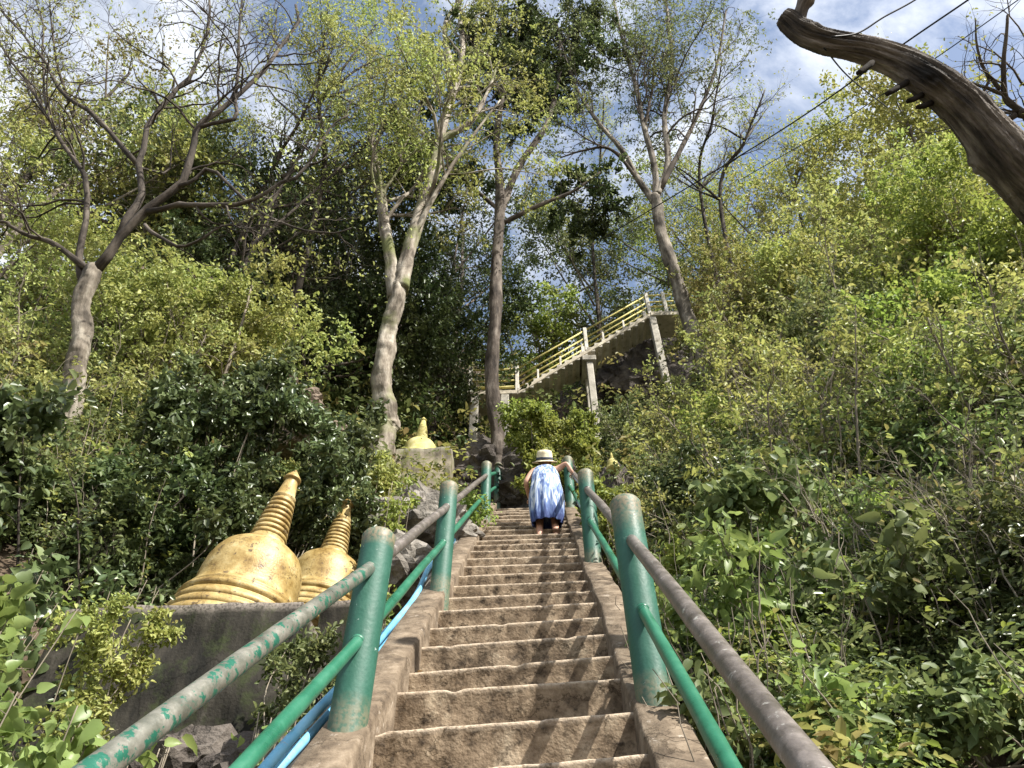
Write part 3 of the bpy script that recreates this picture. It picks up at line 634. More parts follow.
br1([(145,212,8.5),(178,204,8.2),(218,205,7.9),(262,196,7.6),(300,175,7.4),(330,128,7.3),(350,115,7.2)], .045, .010)
br1([(84,290,8.9),(82,240,9.1),(86,180,9.2),(60,140,9.0),(40,105,8.8),(10,60,8.6),(-10,20,8.4)], .055, .012)
br1([(90,270,8.9),(60,248,8.7),(30,236,8.5),(5,222,8.3),(-30,220,8.2)], .05, .012)
br1([(118,240,8.7),(140,200,9.0),(138,165,9.1),(150,120,9.2),(175,90,9.2),(195,65,9.2),(210,20,9.2),(212,-20,9.2)], .06, .014)
br1([(138,165,9.1),(108,130,9.0),(70,100,8.8),(46,62,8.7),(20,30,8.6),(0,5,8.5)], .042, .010)
br1([(197,128,8.1),(236,118,8.0),(238,70,7.9),(240,20,7.9),(243,-20,7.8)], .03, .012)
br1([(180,186,8.3),(210,168,8.2),(250,205,7.8),(280,222,7.5),(320,232,7.3),(352,228,7.2)], .03, .007)
br1([(60,140,9.0),(45,100,9.2),(42,50,9.3),(36,0,9.3)], .025, .010)
br1([(145,225,8.5),(165,240,8.2),(200,240,8.0),(235,225,7.8),(262,235,7.6)], .03, .008)
tree('bare_tree', 'crooked pale tree with spreading near-bare branches at upper left', T1, MB['grey'],
     [dict(k=150, L0=1.9, ang=.85, n=10, wig=.26, up=.12, rratio=.5, rmax=.022, sides=5), dict(k=900, L0=.95, ang=.85, n=7, wig=.28, up=.10, rratio=.6, rmax=.009, sides=4), dict(k=4200, L0=.42, ang=.85, n=5, wig=.28, up=.08, rratio=.65, rmax=.0045, sides=3)],
     dict(mat=ML['pale'], n=3400, size=.055, jit=.015, aspect=.55), bark2=MB['limb'])  # branch bark darker than the trunk: silhouette against the sky put into colour
# T2 pale forked trunk
D2 = 13.5
UPR[0] = P(386, 440, D2)[1]
T2 = [trunk([(386,440,13.5),(386,412,13.5),(382,365,13.6),(391,325,13.8),(399,285,14.0)], .22, .14)]
add(T2, [(396,300,14.0),(388,240,14.6),(380,195,15.0),(372,140,15.5),(370,90,16),(365,30,16.5)], .14, .03)
add(T2, [(400,290,14.0),(412,240,14.4),(432,175,14.8),(441,135,15.1),(456,85,15.5),(462,45,15.8),(458,0,16.1)], .155, .04)
add(T2, [(441,140,15.0),(470,122,15.2),(486,95,15.4),(500,60,15.6)], .075, .02)
add(T2, [(412,240,14.4),(440,185,14.0),(470,140,13.8),(500,100,13.7)], .06, .015)
add(T2, [(456,85,15.5),(448,50,15.3),(446,20,15.2),(470,-10,15)], .06, .03)
tree('pale_tree', 'tall pale-barked tree with knobbly trunk forking left of the footbridge', T2, MB['pale'],
     [dict(k=60, L0=3.4, ang=.7, n=9, wig=.2, up=.12, rratio=.45, rmax=.055, sides=5), dict(k=340, L0=1.6, ang=.8, n=6, wig=.25, up=.05, rratio=.55, rmax=.016, sides=4), dict(k=3200, L0=.6, ang=.8, n=5, wig=.25, up=0, rratio=.6, rmax=.007, sides=3)],
     dict(mat=ML['pale'], n=17000, size=.09, jit=.035, aspect=.55))
# T3 straight dark trunk
D3 = 14.5
UPR[0] = P(499, 476, D3)[1]
T3 = [trunk([(499,474,14.5),(497,440,14.7),(493,380,15),(495,300,15.5),(499,230,16.1),(500,180,16.5)], .165, .10)]
add(T3, [(499,215,16.2),(520,165,16.6),(548,120,17),(560,70,17.4),(556,20,17.8)], .09, .03)
add(T3, [(500,185,16.5),(497,130,17),(505,80,17.4),(500,30,17.8)], .09, .03)
add(T3, [(499,225,16.1),(540,205,16),(575,190,16),(600,172,16)], .06, .02)
add(T3, [(499,210,16.3),(470,185,16.6),(452,165,16.9),(440,150,17)], .05, .015)
tree('dark_tree', 'tall straight dark-trunked tree with dark green crown beside the footbridge landing', T3, MB['brown'],
     [dict(k=52, L0=2.5, ang=.9, n=8, wig=.22, up=.02, tmin=.5, rratio=.45, rmax=.04, sides=5), dict(k=280, L0=1.3, ang=.9, n=6, wig=.25, up=0, rratio=.55, rmax=.02, sides=4), dict(k=1200, L0=.65, ang=.9, n=5, wig=.3, up=-.05, rratio=.6, rmax=.007, sides=3)],
     dict(mat=ML['dark'], n=42000, size=.12, jit=.05, aspect=.5))
# T4 fan-crowned tree
D4 = 15.5
UPR[0] = P(716, 398, D4)[1]
T4 = [trunk([(716,400,15.5),(696,340,15.9),(676,280,16.4),(660,225,16.8),(655,196,17)], .18, .115, 1.2)]
add(T4, [(656,205,17),(640,182,17.2),(622,150,17.5),(600,125,17.8),(575,85,18),(560,40,18.2)], .085, .02)
add(T4, [(656,200,17),(655,165,17.3),(644,130,17.6),(636,85,18),(622,40,18.4),(612,-10,18.6)], .085, .025)
add(T4, [(657,195,17),(668,165,17.2),(664,120,17.5),(672,70,17.8),(668,20,18),(664,-20,18)], .085, .025)
add(T4, [(660,190,17),(680,150,17),(700,110,17.2),(718,60,17.4),(726,10,17.6)], .07, .02)
add(T4, [(640,182,17.2),(612,150,17),(585,150,16.8),(560,158,16.8)], .045, .015)
add(T4, [(644,130,17.6),(652,90,17.2),(656,40,17)], .04, .02)
tree('fan_tree', 'tree with pale leaning trunk and dark fan of branches right of the footbridge', T4, MB['grey'],
     [dict(k=90, L0=2.6, ang=.6, n=9, wig=.22, up=.15, tmin=.3, rratio=.45, rmax=.04, sides=5), dict(k=600, L0=1.4, ang=.7, n=7, wig=.26, up=.08, rratio=.55, rmax=.014, sides=4), dict(k=2600, L0=.6, ang=.8, n=5, wig=.26, up=0, rratio=.6, rmax=.006, sides=3)],
     dict(mat=ML['mid'], n=15000, size=.09, jit=.03, aspect=.42), bark2=MB['dark'])  # dark branch bark paints in the crown's shaded, silhouetted look
# T5 great leaning trunk, upper right
ctrl = [(1150,400,4.9),(1092,268,4.9),(1042,196,4.9),(1006,157,4.9),(962,106,4.95),(930,81,5.0),(900,64,5.1),(865,51,5.15),(830,43,5.2),(805,34,5.25),(790,22,5.3),(783,17,5.32)]
c5 = spline(px(ctrl), 420); c5 = np.vstack([spline([down(c5[0]+[.5, -.1, 0]), c5[0]+[.25, 0, -.6], c5[0]], 30)[:-1], c5])
n5 = len(c5); sd = 110
tt = np.linspace(0, 1, n5); r5 = np.interp(proj(c5)[0], [780,788,830,900,950,1010,1150,1300], [.05,.072,.092,.108,.122,.142,.20,.25])
TB = Tubes(); TB.add(c5, r5, sd); V = TB.V[0].reshape(n5, sd, 3); cen = c5[:, None]
th = np.arange(sd)*2*math.pi/sd; seg = np.cumsum(np.r_[0, np.linalg.norm(np.diff(c5, axis=0), axis=1)])
tw = th[None]+.35*seg[:, None]
gr = np.abs(np.sin(tw*5.5+.9*np.sin(seg[:, None]*2.1+tw)+.5*np.sin(seg[:, None]*6)))**.5
dsp = .20*(gr-.8)+.045*np.abs(np.sin(tw*13+seg[:, None]*1.3+np.sin(seg[:, None]*9)))+.03*np.sin(tw*3+seg[:, None]*1.1)+.035*np.sin(seg[:, None]*6+2*np.sin(tw*2))+.03*rng.normal(size=(n5, sd))*.5
dsp += -.35*np.exp(-((((tw % (2*math.pi))-2.2)/.12)**2))*(seg[:, None] > 2)*.4
from mathutils import noise as mn_
fr = np.zeros((n5, sd)); kn = np.zeros((n5, sd))
for i_ in range(n5):
    for a_ in range(sd):
        v_ = Vector((math.cos(th[a_])*3.2, math.sin(th[a_])*3.2, seg[i_]*1.4)); fr[i_, a_] = abs(mn_.noise(v_))*1.1-abs(mn_.noise(v_*2.7))*.55
for sk, ak, hk in ((2.9, 1.0, .30), (3.5, 2.6, .28), (4.0, 5.2, .32), (3.2, 4.4, .26), (4.4, 3.6, .3)):
    dth = (th[None]-ak+math.pi) % (2*math.pi)-math.pi; dd_ = np.sqrt((dth*.13)**2+(seg[:, None]-sk)**2)
    kn += hk*np.exp(-(dd_/.055)**2)-hk*.8*np.exp(-(dd_/.022)**2)
dsp = dsp*.75-.20*fr+kn+.07*np.sin(seg[:, None]*2.7)+.04*np.sin(seg[:, None]*7.1+1)
TB.V[0] = (cen+(V-cen)*(1+dsp[..., None])).reshape(-1, 3)
lt = empty('leaning_trunk', c5[0], 'massive dark bare tree trunk leaning in from the upper right corner', 'tree trunk')
link('trunk', TB.mesh('trunk'), MB['lean'], lt)
tb = Tubes(); tb.add(spline(px([(797,30,5.28),(799,18,5.3),(803,6,5.3),(807,-1,5.3),(813,-9,5.3)]), 12), [.07,.062,.055,.05,.046,.045,.05,.058,.06,.052,.045,.03], 16); link('branch_stub', tb.mesh('branch_stub'), MB['lean'], lt)
for a, b in (((905,84),(887,94)), ((922,96),(908,101)), ((932,104),(918,107)), ((868,66),(858,73))):
    tb = Tubes(); c = spline([P(a[0]+4, a[1]-3, 5.02), P((a[0]+b[0])/2, (a[1]+b[1])/2, 4.9), P(b[0], b[1], 4.85)], 6); tb.add(c, [.022, .02, .018, .019, .017, .015], 8); link('peg', tb.mesh('peg'), M_peg, lt)
# wires
def wire(pts, r_, label):
    c = spline(px(pts), 30); tb = Tubes(); tb.add(c, np.full(30, r_), 6); tag(link('overhead_wire', tb.mesh('overhead_wire'), M_wire), label, 'wire', 'overhead wires')
wire([(1010,-30,6.2),(968,0,6.6),(895,50,7.2),(800,118,8.4),(700,180,10),(600,240,12.5)], .0085, 'thick black wire crossing behind the leaning trunk towards the fan-shaped tree')
wire([(1060,-30,6.5),(1018,0,6.8),(930,62,7.5),(840,122,9),(740,180,11)], .0055, 'thin grey wire running below the thick wire behind the leaning trunk')
wire([(960,-30,5.2),(915,0,5.15),(884,17,5.1),(858,33,5.05),(832,37,5.0)], .0065, 'black wire tied to the top of the leaning trunk')
wire([(824,48,5.1),(850,78,5.9),(888,108,7)], .0055, 'short wire hanging under the leaning trunk')
# hanging twigs at the right edge
UPR[0] = .1
R1 = [(np.array([down(P(1090,250,7)), P(1075,200,7), P(1040,130,7), P(1018,112,7.0)]), .07, .04)]
add(R1, [(1020,112,7),(1005,95,7),(1004,60,7),(1008,15,7)], .035, .012); add(R1, [(1015,115,7),(994,128,7),(982,118,7),(980,100,7),(990,80,7)], .03, .012)
add(R1, [(1005,95,7),(975,84,7),(940,72,7)], .02, .006); add(R1, [(1035,125,7),(1030,60,7),(1040,10,7)], .03, .01); add(R1, [(1000,90,7),(980,60,7),(975,20,7)], .02, .006)
tree('bare_tree', 'gnarled dark twigs of a small tree behind the leaning trunk at right edge', R1, MB['dark'],
     [dict(k=40, L0=.8, ang=.8, n=8, wig=.25, up=.15, rratio=.5, rmax=.012, sides=4), dict(k=200, L0=.45, ang=.8, n=5, wig=.25, up=.1, rratio=.6, rmax=.006, sides=3)],
     dict(mat=ML['pale'], n=260, size=.04, jit=.04))

# background and hillside trees: (crown centre x, y, depth, crown radius, leaf, bark, leaves, leaf size, label, name)
BG = [
 # dark shaded wall of trees behind the left slope
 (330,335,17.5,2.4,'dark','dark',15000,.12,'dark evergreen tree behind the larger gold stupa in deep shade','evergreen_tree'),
 (625,418,14.6,.5,'mid','twig',2600,.06,'airy small tree in front of the dark rock between the footbridge columns','leafy_tree'),
 (752,392,14.5,.7,'pale','twig',5000,.06,'pale leafy small tree just right of the foot of the pale leaning trunk','leafy_tree'),
 (300,140,19,2.6,'pale','limb',3000,.08,'thin-leaved tree against the sky between the bare tree and the pale tree','leafy_tree'),
 (100,95,20,3.0,'yellow','limb',3000,.08,'thin yellow-green crown against the sky at upper left','leafy_tree'),
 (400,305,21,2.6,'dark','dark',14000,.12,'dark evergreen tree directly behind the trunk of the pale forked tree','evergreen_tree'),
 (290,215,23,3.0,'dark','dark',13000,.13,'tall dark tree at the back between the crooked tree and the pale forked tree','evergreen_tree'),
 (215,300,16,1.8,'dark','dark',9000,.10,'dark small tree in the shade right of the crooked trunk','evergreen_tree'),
 (830,385,9.5,1.0,'mid','twig',9000,.065,'round mid green small tree in the middle of the right slope','leafy_tree'),
 (910,420,7.8,.85,'bright','twig',8000,.06,'fresh green small tree on the right slope above the broad dark-leaved shrub','leafy_tree'),
 (1015,440,6.5,.75,'yellow','twig',6000,.055,'yellow-green small tree cut by the right edge at mid height','leafy_tree'),
 (740,455,9.2,.75,'bright','twig',6000,.06,'light green small tree right of the handrails below the olive tree','leafy_tree'),
 (800,470,7.6,.65,'gloss','twig',5500,.06,'dark glossy small tree in the lower middle of the right slope','leafy_tree'),
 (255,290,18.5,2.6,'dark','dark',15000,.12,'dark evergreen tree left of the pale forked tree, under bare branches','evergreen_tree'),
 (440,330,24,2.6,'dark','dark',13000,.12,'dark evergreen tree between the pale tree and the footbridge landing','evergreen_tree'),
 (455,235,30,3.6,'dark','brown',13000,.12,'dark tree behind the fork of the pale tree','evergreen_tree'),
 (345,245,26,3.4,'mid','dark',14000,.12,'mid green tree filling the gap left of the pale trunk','leafy_tree'),
 (185,235,19,2.8,'mid','dark',15000,.12,'mid green tree behind the crooked bare tree','leafy_tree'),
 (75,185,17,3.0,'yellow','grey',14000,.10,'yellow-green tree high behind the crooked tree at far left','leafy_tree'),
 (140,130,21,2.8,'olive','grey',9000,.10,'olive tree on the ridge behind the bare branches','leafy_tree'),
 (5,285,12.5,1.7,'yellow','grey',9000,.08,'yellow-green small tree at the left edge beside the crooked trunk','leafy_tree'),
 (130,340,11.5,1.6,'pale','grey',11000,.08,'pale leafy small tree just right of the crooked trunk','leafy_tree'),
 (215,350,11.8,1.5,'pale','twig',11000,.08,'pale green small tree above the dark bushes at left','leafy_tree'),
 (-8,392,9.6,.9,'olive','grey',5000,.07,'olive shrubby tree at the left edge below the yellow-green tree','leafy_tree'),
 (590,262,32,3.2,'mid','grey',11000,.13,'mid green tree on the slope behind the middle of the footbridge','leafy_tree'),
 (655,240,33,3.0,'mid','grey',10000,.12,'green tree behind the leaning trunk of the fan-crowned tree','leafy_tree'),
 (540,338,29,1.9,'bright','grey',6500,.14,'small bright green tree standing above the middle of the footbridge flight','leafy_tree'),
 (535,424,13.6,.50,'bright','twig',11000,.07,'bright fine-leaved small tree under the footbridge flight','leafy_tree'),
 (583,432,13.4,.32,'bright','twig',7000,.065,'bright fine-leaved shrub in front of the middle footbridge column','leafy_tree'),
 (715,240,30,3.0,'bright','grey',9000,.11,'fresh green tree right of the fan-shaped tree on the ridge','leafy_tree'),
 (770,232,26,3.0,'yellow','grey',10000,.10,'yellow-green tree on the right ridge below the wires','leafy_tree'),
 (840,205,20,2.5,'yellow','grey',12000,.10,'yellow-green tree on the right ridge below the pegs of the leaning trunk','leafy_tree'),
 (905,170,17,2.1,'yellow','grey',12000,.09,'yellow-green tree on the ridge below the middle of the leaning trunk','leafy_tree'),
 (985,195,14,1.7,'pale','grey',10000,.08,'pale green tree just below the thick end of the leaning trunk','leafy_tree'),
 (745,315,17,1.7,'olive','twig',11000,.08,'olive thin-leaved tree right of the pale leaning trunk','leafy_tree'),
 (800,300,15.5,1.8,'yellow','twig',13000,.075,'tall yellow-green multi-stem tree in the middle of the right hillside','leafy_tree'),
 (865,270,14.0,1.6,'yellow','twig',12000,.075,'yellow-green slender tree left of the bright green tree on the right hillside','leafy_tree'),
 (940,265,11.8,1.4,'bright','twig',12000,.075,'bright green leafy tree high on the right hillside','leafy_tree'),
 (1015,275,10.0,1.2,'bright','twig',9000,.075,'bright green leafy tree cut by the right edge','leafy_tree'),
 (870,350,11.5,1.1,'mid','twig',9000,.07,'mid green small tree at the centre of the right hillside','leafy_tree'),
 (960,365,9.2,1.0,'bright','twig',9000,.07,'bright green small tree low on the right hillside near the edge','leafy_tree'),
 (760,400,12.5,1.1,'olive','twig',8000,.065,'olive scrubby small tree above the right handrail','leafy_tree'),
 (706,462,10.6,.5,'mid','twig',6500,.06,'mid green bush below the tall dark rock at the right columns','leafy_tree'),
 (640,462,11.5,.42,'mid','twig',5500,.06,'mid green bush at the foot of the right footbridge columns','leafy_tree'),
]
def bg_tree(px_, py_, D, rad, lf, bk, n, size, label, name):
    c = P(px_, py_, D); base = down(c+[rng.normal()*.3, -.1*rad, 0], .2)
    if c[2]-base[2] < rad*.7: base[2] = c[2]-rad*.7-.3
    H = c[2]-base[2]
    ms = []
    ns = 1 if rad > 2.0 else 3
    r0 = .026*rad+.015 if ns == 1 else .022*rad+.008
    for s_ in range(ns):
        off = rng.normal(size=3)*[.35, .35, .1]*rad*(.15 if ns == 1 else 1.0)
        top = c+off+[0, 0, rad*.55]; mid = base+(top-base)*.5+rng.normal(size=3)*[.1, .1, 0]*rad
        ms.append(([base+[.08*s_, .05*s_, 0], mid, top], r0, r0*.35))
    for s_ in range(5 if ns == 1 else 3):
        a = rng.random()*6.28; st = base+(c-base)*(.45+.4*rng.random()); e = c+np.array([math.cos(a), math.sin(a), .1+.6*rng.random()])*rad*.8
        ms.append(([st, (st+e)/2+[0, 0, -.1*rad], e], r0*.5, r0*.15))
    bare = rad > 2.0
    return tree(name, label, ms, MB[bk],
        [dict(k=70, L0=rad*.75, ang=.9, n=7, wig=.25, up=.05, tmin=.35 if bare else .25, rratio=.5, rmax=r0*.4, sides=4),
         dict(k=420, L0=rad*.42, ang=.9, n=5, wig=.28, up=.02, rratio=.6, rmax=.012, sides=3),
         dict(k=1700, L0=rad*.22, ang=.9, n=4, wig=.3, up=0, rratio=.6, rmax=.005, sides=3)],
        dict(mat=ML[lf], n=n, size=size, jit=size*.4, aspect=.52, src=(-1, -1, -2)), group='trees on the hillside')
for a in BG: bg_tree(*a)

# sparse bare grey trees against the sky
def bare_tree(pts, r0, label, k=1, spread=2.0, n=2500):
    c = np.array(px(pts)); c[0] = down(c[0]) if c[0][2] > gz(c[0]) else c[0]
    ms = [(c, r0, r0*.3)]
    for i in range(5):
        j = 1+rng.integers(0, len(c)-2) if len(c) > 3 else 1; a = rng.random()*6.28
        st = c[j]; e = st+np.array([math.cos(a)*.8, .3*math.sin(a), 1.2])*spread*(.5+.5*rng.random()); ms.append(([st, (st+e)/2+rng.normal(size=3)*.1, e], r0*.5, r0*.15))
    tree('bare_tree', label, ms, MB['limb'], [dict(k=50, L0=spread*.6, ang=.6, n=8, wig=.18, up=.25, rratio=.5, rmax=r0*.3, sides=4), dict(k=260, L0=spread*.35, ang=.7, n=6, wig=.22, up=.1, rratio=.6, rmax=.010, sides=3), dict(k=700, L0=spread*.18, ang=.7, n=5, wig=.22, up=.1, rratio=.6, rmax=.006, sides=3)],
         dict(mat=ML['pale'], n=n, size=.07, jit=.06))
bare_tree([(712,250,21),(720,200,21),(745,140,21.5),(765,90,22)], .07, 'thin nearly bare tree against the sky left of the wires', spread=2.2, n=1200)
bare_tree([(690,240,22),(700,190,22),(712,120,22),(722,60,22)], .06, 'thin bare upright tree rising behind the fan-shaped crown', spread=2.2, n=900)
bare_tree([(780,230,20),(795,190,20),(820,160,20),(840,140,20)], .05, 'small bare-twigged tree on the right ridge', spread=1.6, n=900)
bare_tree([(325,260,18),(322,180,18),(318,100,18),(325,30,18)], .08, 'slender tree with thin yellow-green leaves left of the pale forked trunk', spread=2.8, n=6500)
bare_tree([(240,260,17),(262,190,17),(300,120,17),(330,60,17)], .06, 'slender tree with sparse leaves seen through the crooked branches', spread=2.6, n=4500)
bare_tree([(590,280,31),(592,230,31),(600,160,31),(604,100,31)], .07, 'pale thin tree standing behind the gap between the two crowns', spread=2.0, n=2500)

# ------------------------------------------------------------------ undergrowth
def clumps(region, n, D_lo, D_hi, gap=.15):
    """random ground points inside an image window (with margin), thinned evenly over the view"""
    out_ = []
    while len(out_) < n:
        X = rng.uniform(-22, 24, 40000); Y = rng.uniform(-.5, 30, 40000); Z = g(X, Y)
        a, b, d = proj(np.stack([X, Y, Z], 1))
        ok = (d > D_lo) & (d < D_hi) & (a > region[0]) & (a < region[2]) & (b > region[1]) & (b < region[3]) & ((X-XC > .78) | (X-XC < -.80) | (Y > 10.6))
        ok &= ~((X > wa[0]-.05) & (X < -1.0) & (Y > 4.0) & (Y < 7.6))
        ok &= ~((np.abs(X) < 1.6) & (Y > 10.4) & (Y < 12.4) & (rng.random(40000) < .8))
        ok &= ~((a > 455) & (a < 690) & (b > 370) & (b < 500) & (d > 8.0) & (rng.random(40000) < .60))
        ok &= ~((a > 392) & (a < 478) & (b > 462) & (b < 575) & (d > 6.0) & (d < 9.3) & (rng.random(40000) < .93))
        ok &= ~((a > 385) & (a < 470) & (b > 440) & (b < 515) & (d > 8.5) & (d < 12.5) & (rng.random(40000) < .9))
        ok &= ~((a > 598) & (a < 650) & (b > 462) & (b < 520) & (d < 9.6) & (rng.random(40000) < .8))
        ok &= ~((a > 635) & (a < 742) & (b > 250) & (b < 470) & (d < 15.3) & (d > 6.5) & (rng.random(40000) < .88))
        ok &= ~((a > 25) & (a < 125) & (b > 255) & (b < 470) & (d < 9.3) & (d > 6) & (rng.random(40000) < .9))
        ok &= ~((a > 560) & (a < 700) & (b > 290) & (b < 445) & (d < 21.5) & (d > 8) & (rng.random(40000) < .82))
        ok &= ~((X < -.8) & (X > -1.75) & (Y > 2.4) & (Y < 8.2) & (rng.random(40000) < .85))
        ok &= (wob(X, Y, 1, 1.9, 7)+.6*wob(X, Y, 1, 4.3, 3)+gap > 0)
        ok &= rng.random(40000) < np.clip((D_lo/np.maximum(d, .1))**1.6, 0, 1)
        out_ += list(np.stack([X, Y, Z], 1)[ok])
    o = np.array(out_); rng.shuffle(o); return o[:n]
def undergrowth(name, label, pts, mats, hgt, sprigs, per, size, aspect=.5, stems=True, spread=.35, cat=None, kind='stuff'):
    n = len(pts); k = n*sprigs; b = np.repeat(np.arange(n), sprigs)
    d = proj(pts)[2]; hs = hgt*(.35+1.3*rng.random(n)**1.5); dens = rng.random(n)
    ph = rng.random(k)*6.28; rr = np.sqrt(rng.random(k))*spread*(.7+.6*dens[b])*(1+hs[b])
    hh = (.05+.95*rng.random(k)**.8)*hs[b]
    base = pts[b]+np.stack([np.cos(ph)*rr, np.sin(ph)*rr, 0*rr], 1); base[:, 2] = np.maximum(g(base[:, 0], base[:, 1]), pts[b][:, 2]-.3)+hh
    u_ = base[:, 0]-XC; okb = ~((u_ > -.98) & (u_ < .90) & (base[:, 1] < 10.8)) & ~((base[:, 0] > wa[0]) & (base[:, 0] < wb[0]) & (base[:, 1] > 3.9) & (base[:, 1] < 4.3) & (base[:, 2] > ZP1-.5))
    dr = unit(np.stack([np.cos(ph), np.sin(ph), .5+rng.normal(size=k)*.6], 1)+rng.normal(size=(k, 3))*.4)
    LVs = [Leaves() for _ in mats]; tone = np.clip(.5+.45*wob(pts[:, 0], pts[:, 1], 1, 1.1, 5)+.3*rng.normal(size=n), 0, 1); csz = .65+.9*rng.random(n)**2; which = (np.clip(.5+.5*wob(pts[:, 0], pts[:, 1], 1, 1.6, 1)+.28*rng.normal(size=n), 0, .999)*len(mats)).astype(int)
    for mi in range(len(mats)):
        sel = np.where((which[b] == mi) & okb)[0]
        if not len(sel): continue
        i = np.repeat(sel, per); t = np.tile(np.arange(per)/per, len(sel)); sd_ = np.where(np.tile(np.arange(per) % 2, len(sel)), 1, -1)
        s = size*(.55+.75*rng.random(len(i)))*csz[b[i]]; L_ = size*per*.42
        side = unit(np.cross(dr[i], [0, 0, 1.])+1e-4)
        C = base[i]+dr[i]*(t*L_)[:, None]+rng.normal(size=(len(i), 3))*size*.25-np.array([0, 0, 1.])*(t**2*L_*.5)[:, None]
        D_ = dr[i]*.6+side*sd_[:, None]*.9+rng.normal(size=(len(i), 3))*.35-np.array([0, 0, .35])
        Nn = np.array([.22, -.38, .9])+rng.normal(size=(len(i), 3))*.42
        LVs[mi].add(C, D_, Nn, s, s*aspect, rnd=np.clip(.45*tone[b[i]]+.55*rng.random(len(i)), 0, 1))
    for mi, LV in enumerate(LVs):
        if LV.n:
            o = link(name, LV.mesh(name), ML[mats[mi]]); tag(o, kind=kind)
    if stems:
        ns = n; bi = np.arange(n); a = rng.random(ns)*6.28; m = 9; t = np.linspace(0, 1, m)[None, :, None]
        p0 = pts[bi]+np.stack([np.cos(a)*.08, np.sin(a)*.08, -.05+0*a], 1)
        e = p0+np.stack([np.cos(a)*spread*.9, np.sin(a)*spread*.9, hs[bi]*(.8+.6*rng.random(ns))], 1)
        PT = p0[:, None]+(e-p0)[:, None]*t+np.cumsum(rng.normal(size=(ns, m, 3))*.018, 1); PT[:, :, 2] += (np.sin(t[..., 0]*3.1)*.08)
        T_ = Tubes(); T_.add(PT, np.linspace(1, .35, m)[None]*(.0025+.0045*rng.random((ns, 1))), 4, cap=False)
        tag(link(name+'_stems', T_.mesh(name+'_stems'), MB['twig']), kind=kind)
# far and middle slopes
undergrowth('undergrowth', '', clumps((-80, 40, 1110, 560), 1500, 11, 40), ['yellow','olive','mid','dark','mid'], 1.0, 16, 8, .10, spread=.50)
undergrowth('undergrowth', '', clumps((-140, 250, 1200, 800), 2200, 5.5, 12), ['mid','gloss','yellow','olive','gloss','mid'], .8, 16, 8, .060, spread=.30)
undergrowth('undergrowth', '', clumps((600, 380, 1420, 1000), 1650, 1.8, 6.5, .28), ['gloss','mid','bright','gloss','dark','olive','mid'], .50, 17, 9, .042, aspect=.46, spread=.17)
undergrowth('undergrowth', '', clumps((-260, 420, 420, 900), 640, 1.6, 6.5), ['mid','mid','gloss','bright'], .24, 12, 7, .045, spread=.2)

undergrowth('undergrowth', '', clumps((250, 120, 800, 480), 700, 16, 48, .9), ['dark','mid','dark','olive'], 1.3, 15, 8, .16, spread=.8, stems=False)
def thicket(pts, hgt, mat, bark, twigs, leaves, size, lean=.35, rad=.010):
    n = len(pts); m = 10; t = np.linspace(0, 1, m)[None, :, None]; a = rng.random(n)*6.28; h = hgt*(.5+.9*rng.random(n))
    e = np.stack([np.cos(a)*h*lean, np.sin(a)*h*lean-.1*h, h], 1)
    PT = (pts-[0, 0, .1])[:, None]+e[:, None]*t+np.cumsum(rng.normal(size=(n, m, 3))*.022*hgt, 1)*t; PT[:, :, 2] -= (.18*h)[:, None]*t[..., 0]**3
    RD = np.linspace(1, .25, m)[None]*rad*(.6+.8*rng.random((n, 1)))
    T_ = Tubes(); T_.add(PT, RD, 5, cap=False); c1 = spawn(PT, RD, n*twigs, hgt*.35, .8, n=6, wig=.25, up=.15, tmin=.25, rratio=.55, rmax=.006); T_.add(c1[0], c1[1], 3, cap=False)
    c2 = spawn(c1[0], c1[1], n*twigs*3, hgt*.16, .8, n=4, wig=.25, up=.05, tmin=.1, rratio=.6, rmax=.004); T_.add(c2[0], c2[1], 3, cap=False)
    tag(link('sapling_thicket_stems', T_.mesh('sapling_thicket_stems'), MB[bark]), kind='stuff')
    LV = Leaves(); leaf_on(LV, c2[0], n*leaves, size, size*.3, aspect=.52); tag(link('sapling_thicket', LV.mesh('sapling_thicket'), ML[mat]), kind='stuff')
thicket(clumps((680, 150, 1100, 470), 170, 9, 22, .6), 2.6, 'pale', 'twig', 12, 230, .075, rad=.020)
thicket(clumps((690, 280, 1100, 600), 150, 5.5, 11, .5), 1.5, 'yellow', 'twig', 11, 150, .055, rad=.012)
thicket(clumps((760, 330, 1060, 560), 110, 5.5, 12, .5), 1.5, 'olive', 'twig', 12, 22, .05, rad=.012)
thicket(clumps((820, 400, 1120, 760), 110, 3.2, 7, .6), .9, 'olive', 'twig', 11, 10, .045, rad=.007)
thicket(clumps((700, 480, 1110, 800), 60, 2.6, 5.5, .6), .8, 'vine', 'twig', 9, 55, .05, rad=.006)
thicket(clumps((-60, 250, 360, 480), 110, 7, 16, .6), 1.8, 'pale', 'twig', 12, 190, .06, rad=.014)
thicket(clumps((-60, 420, 200, 640), 40, 4.5, 8, .6), 1.0, 'mid', 'limb', 10, 60, .055, rad=.014)
thicket(clumps((560, 360, 720, 480), 45, 8, 15, .9), 1.6, 'pale', 'twig', 11, 150, .055, rad=.012)
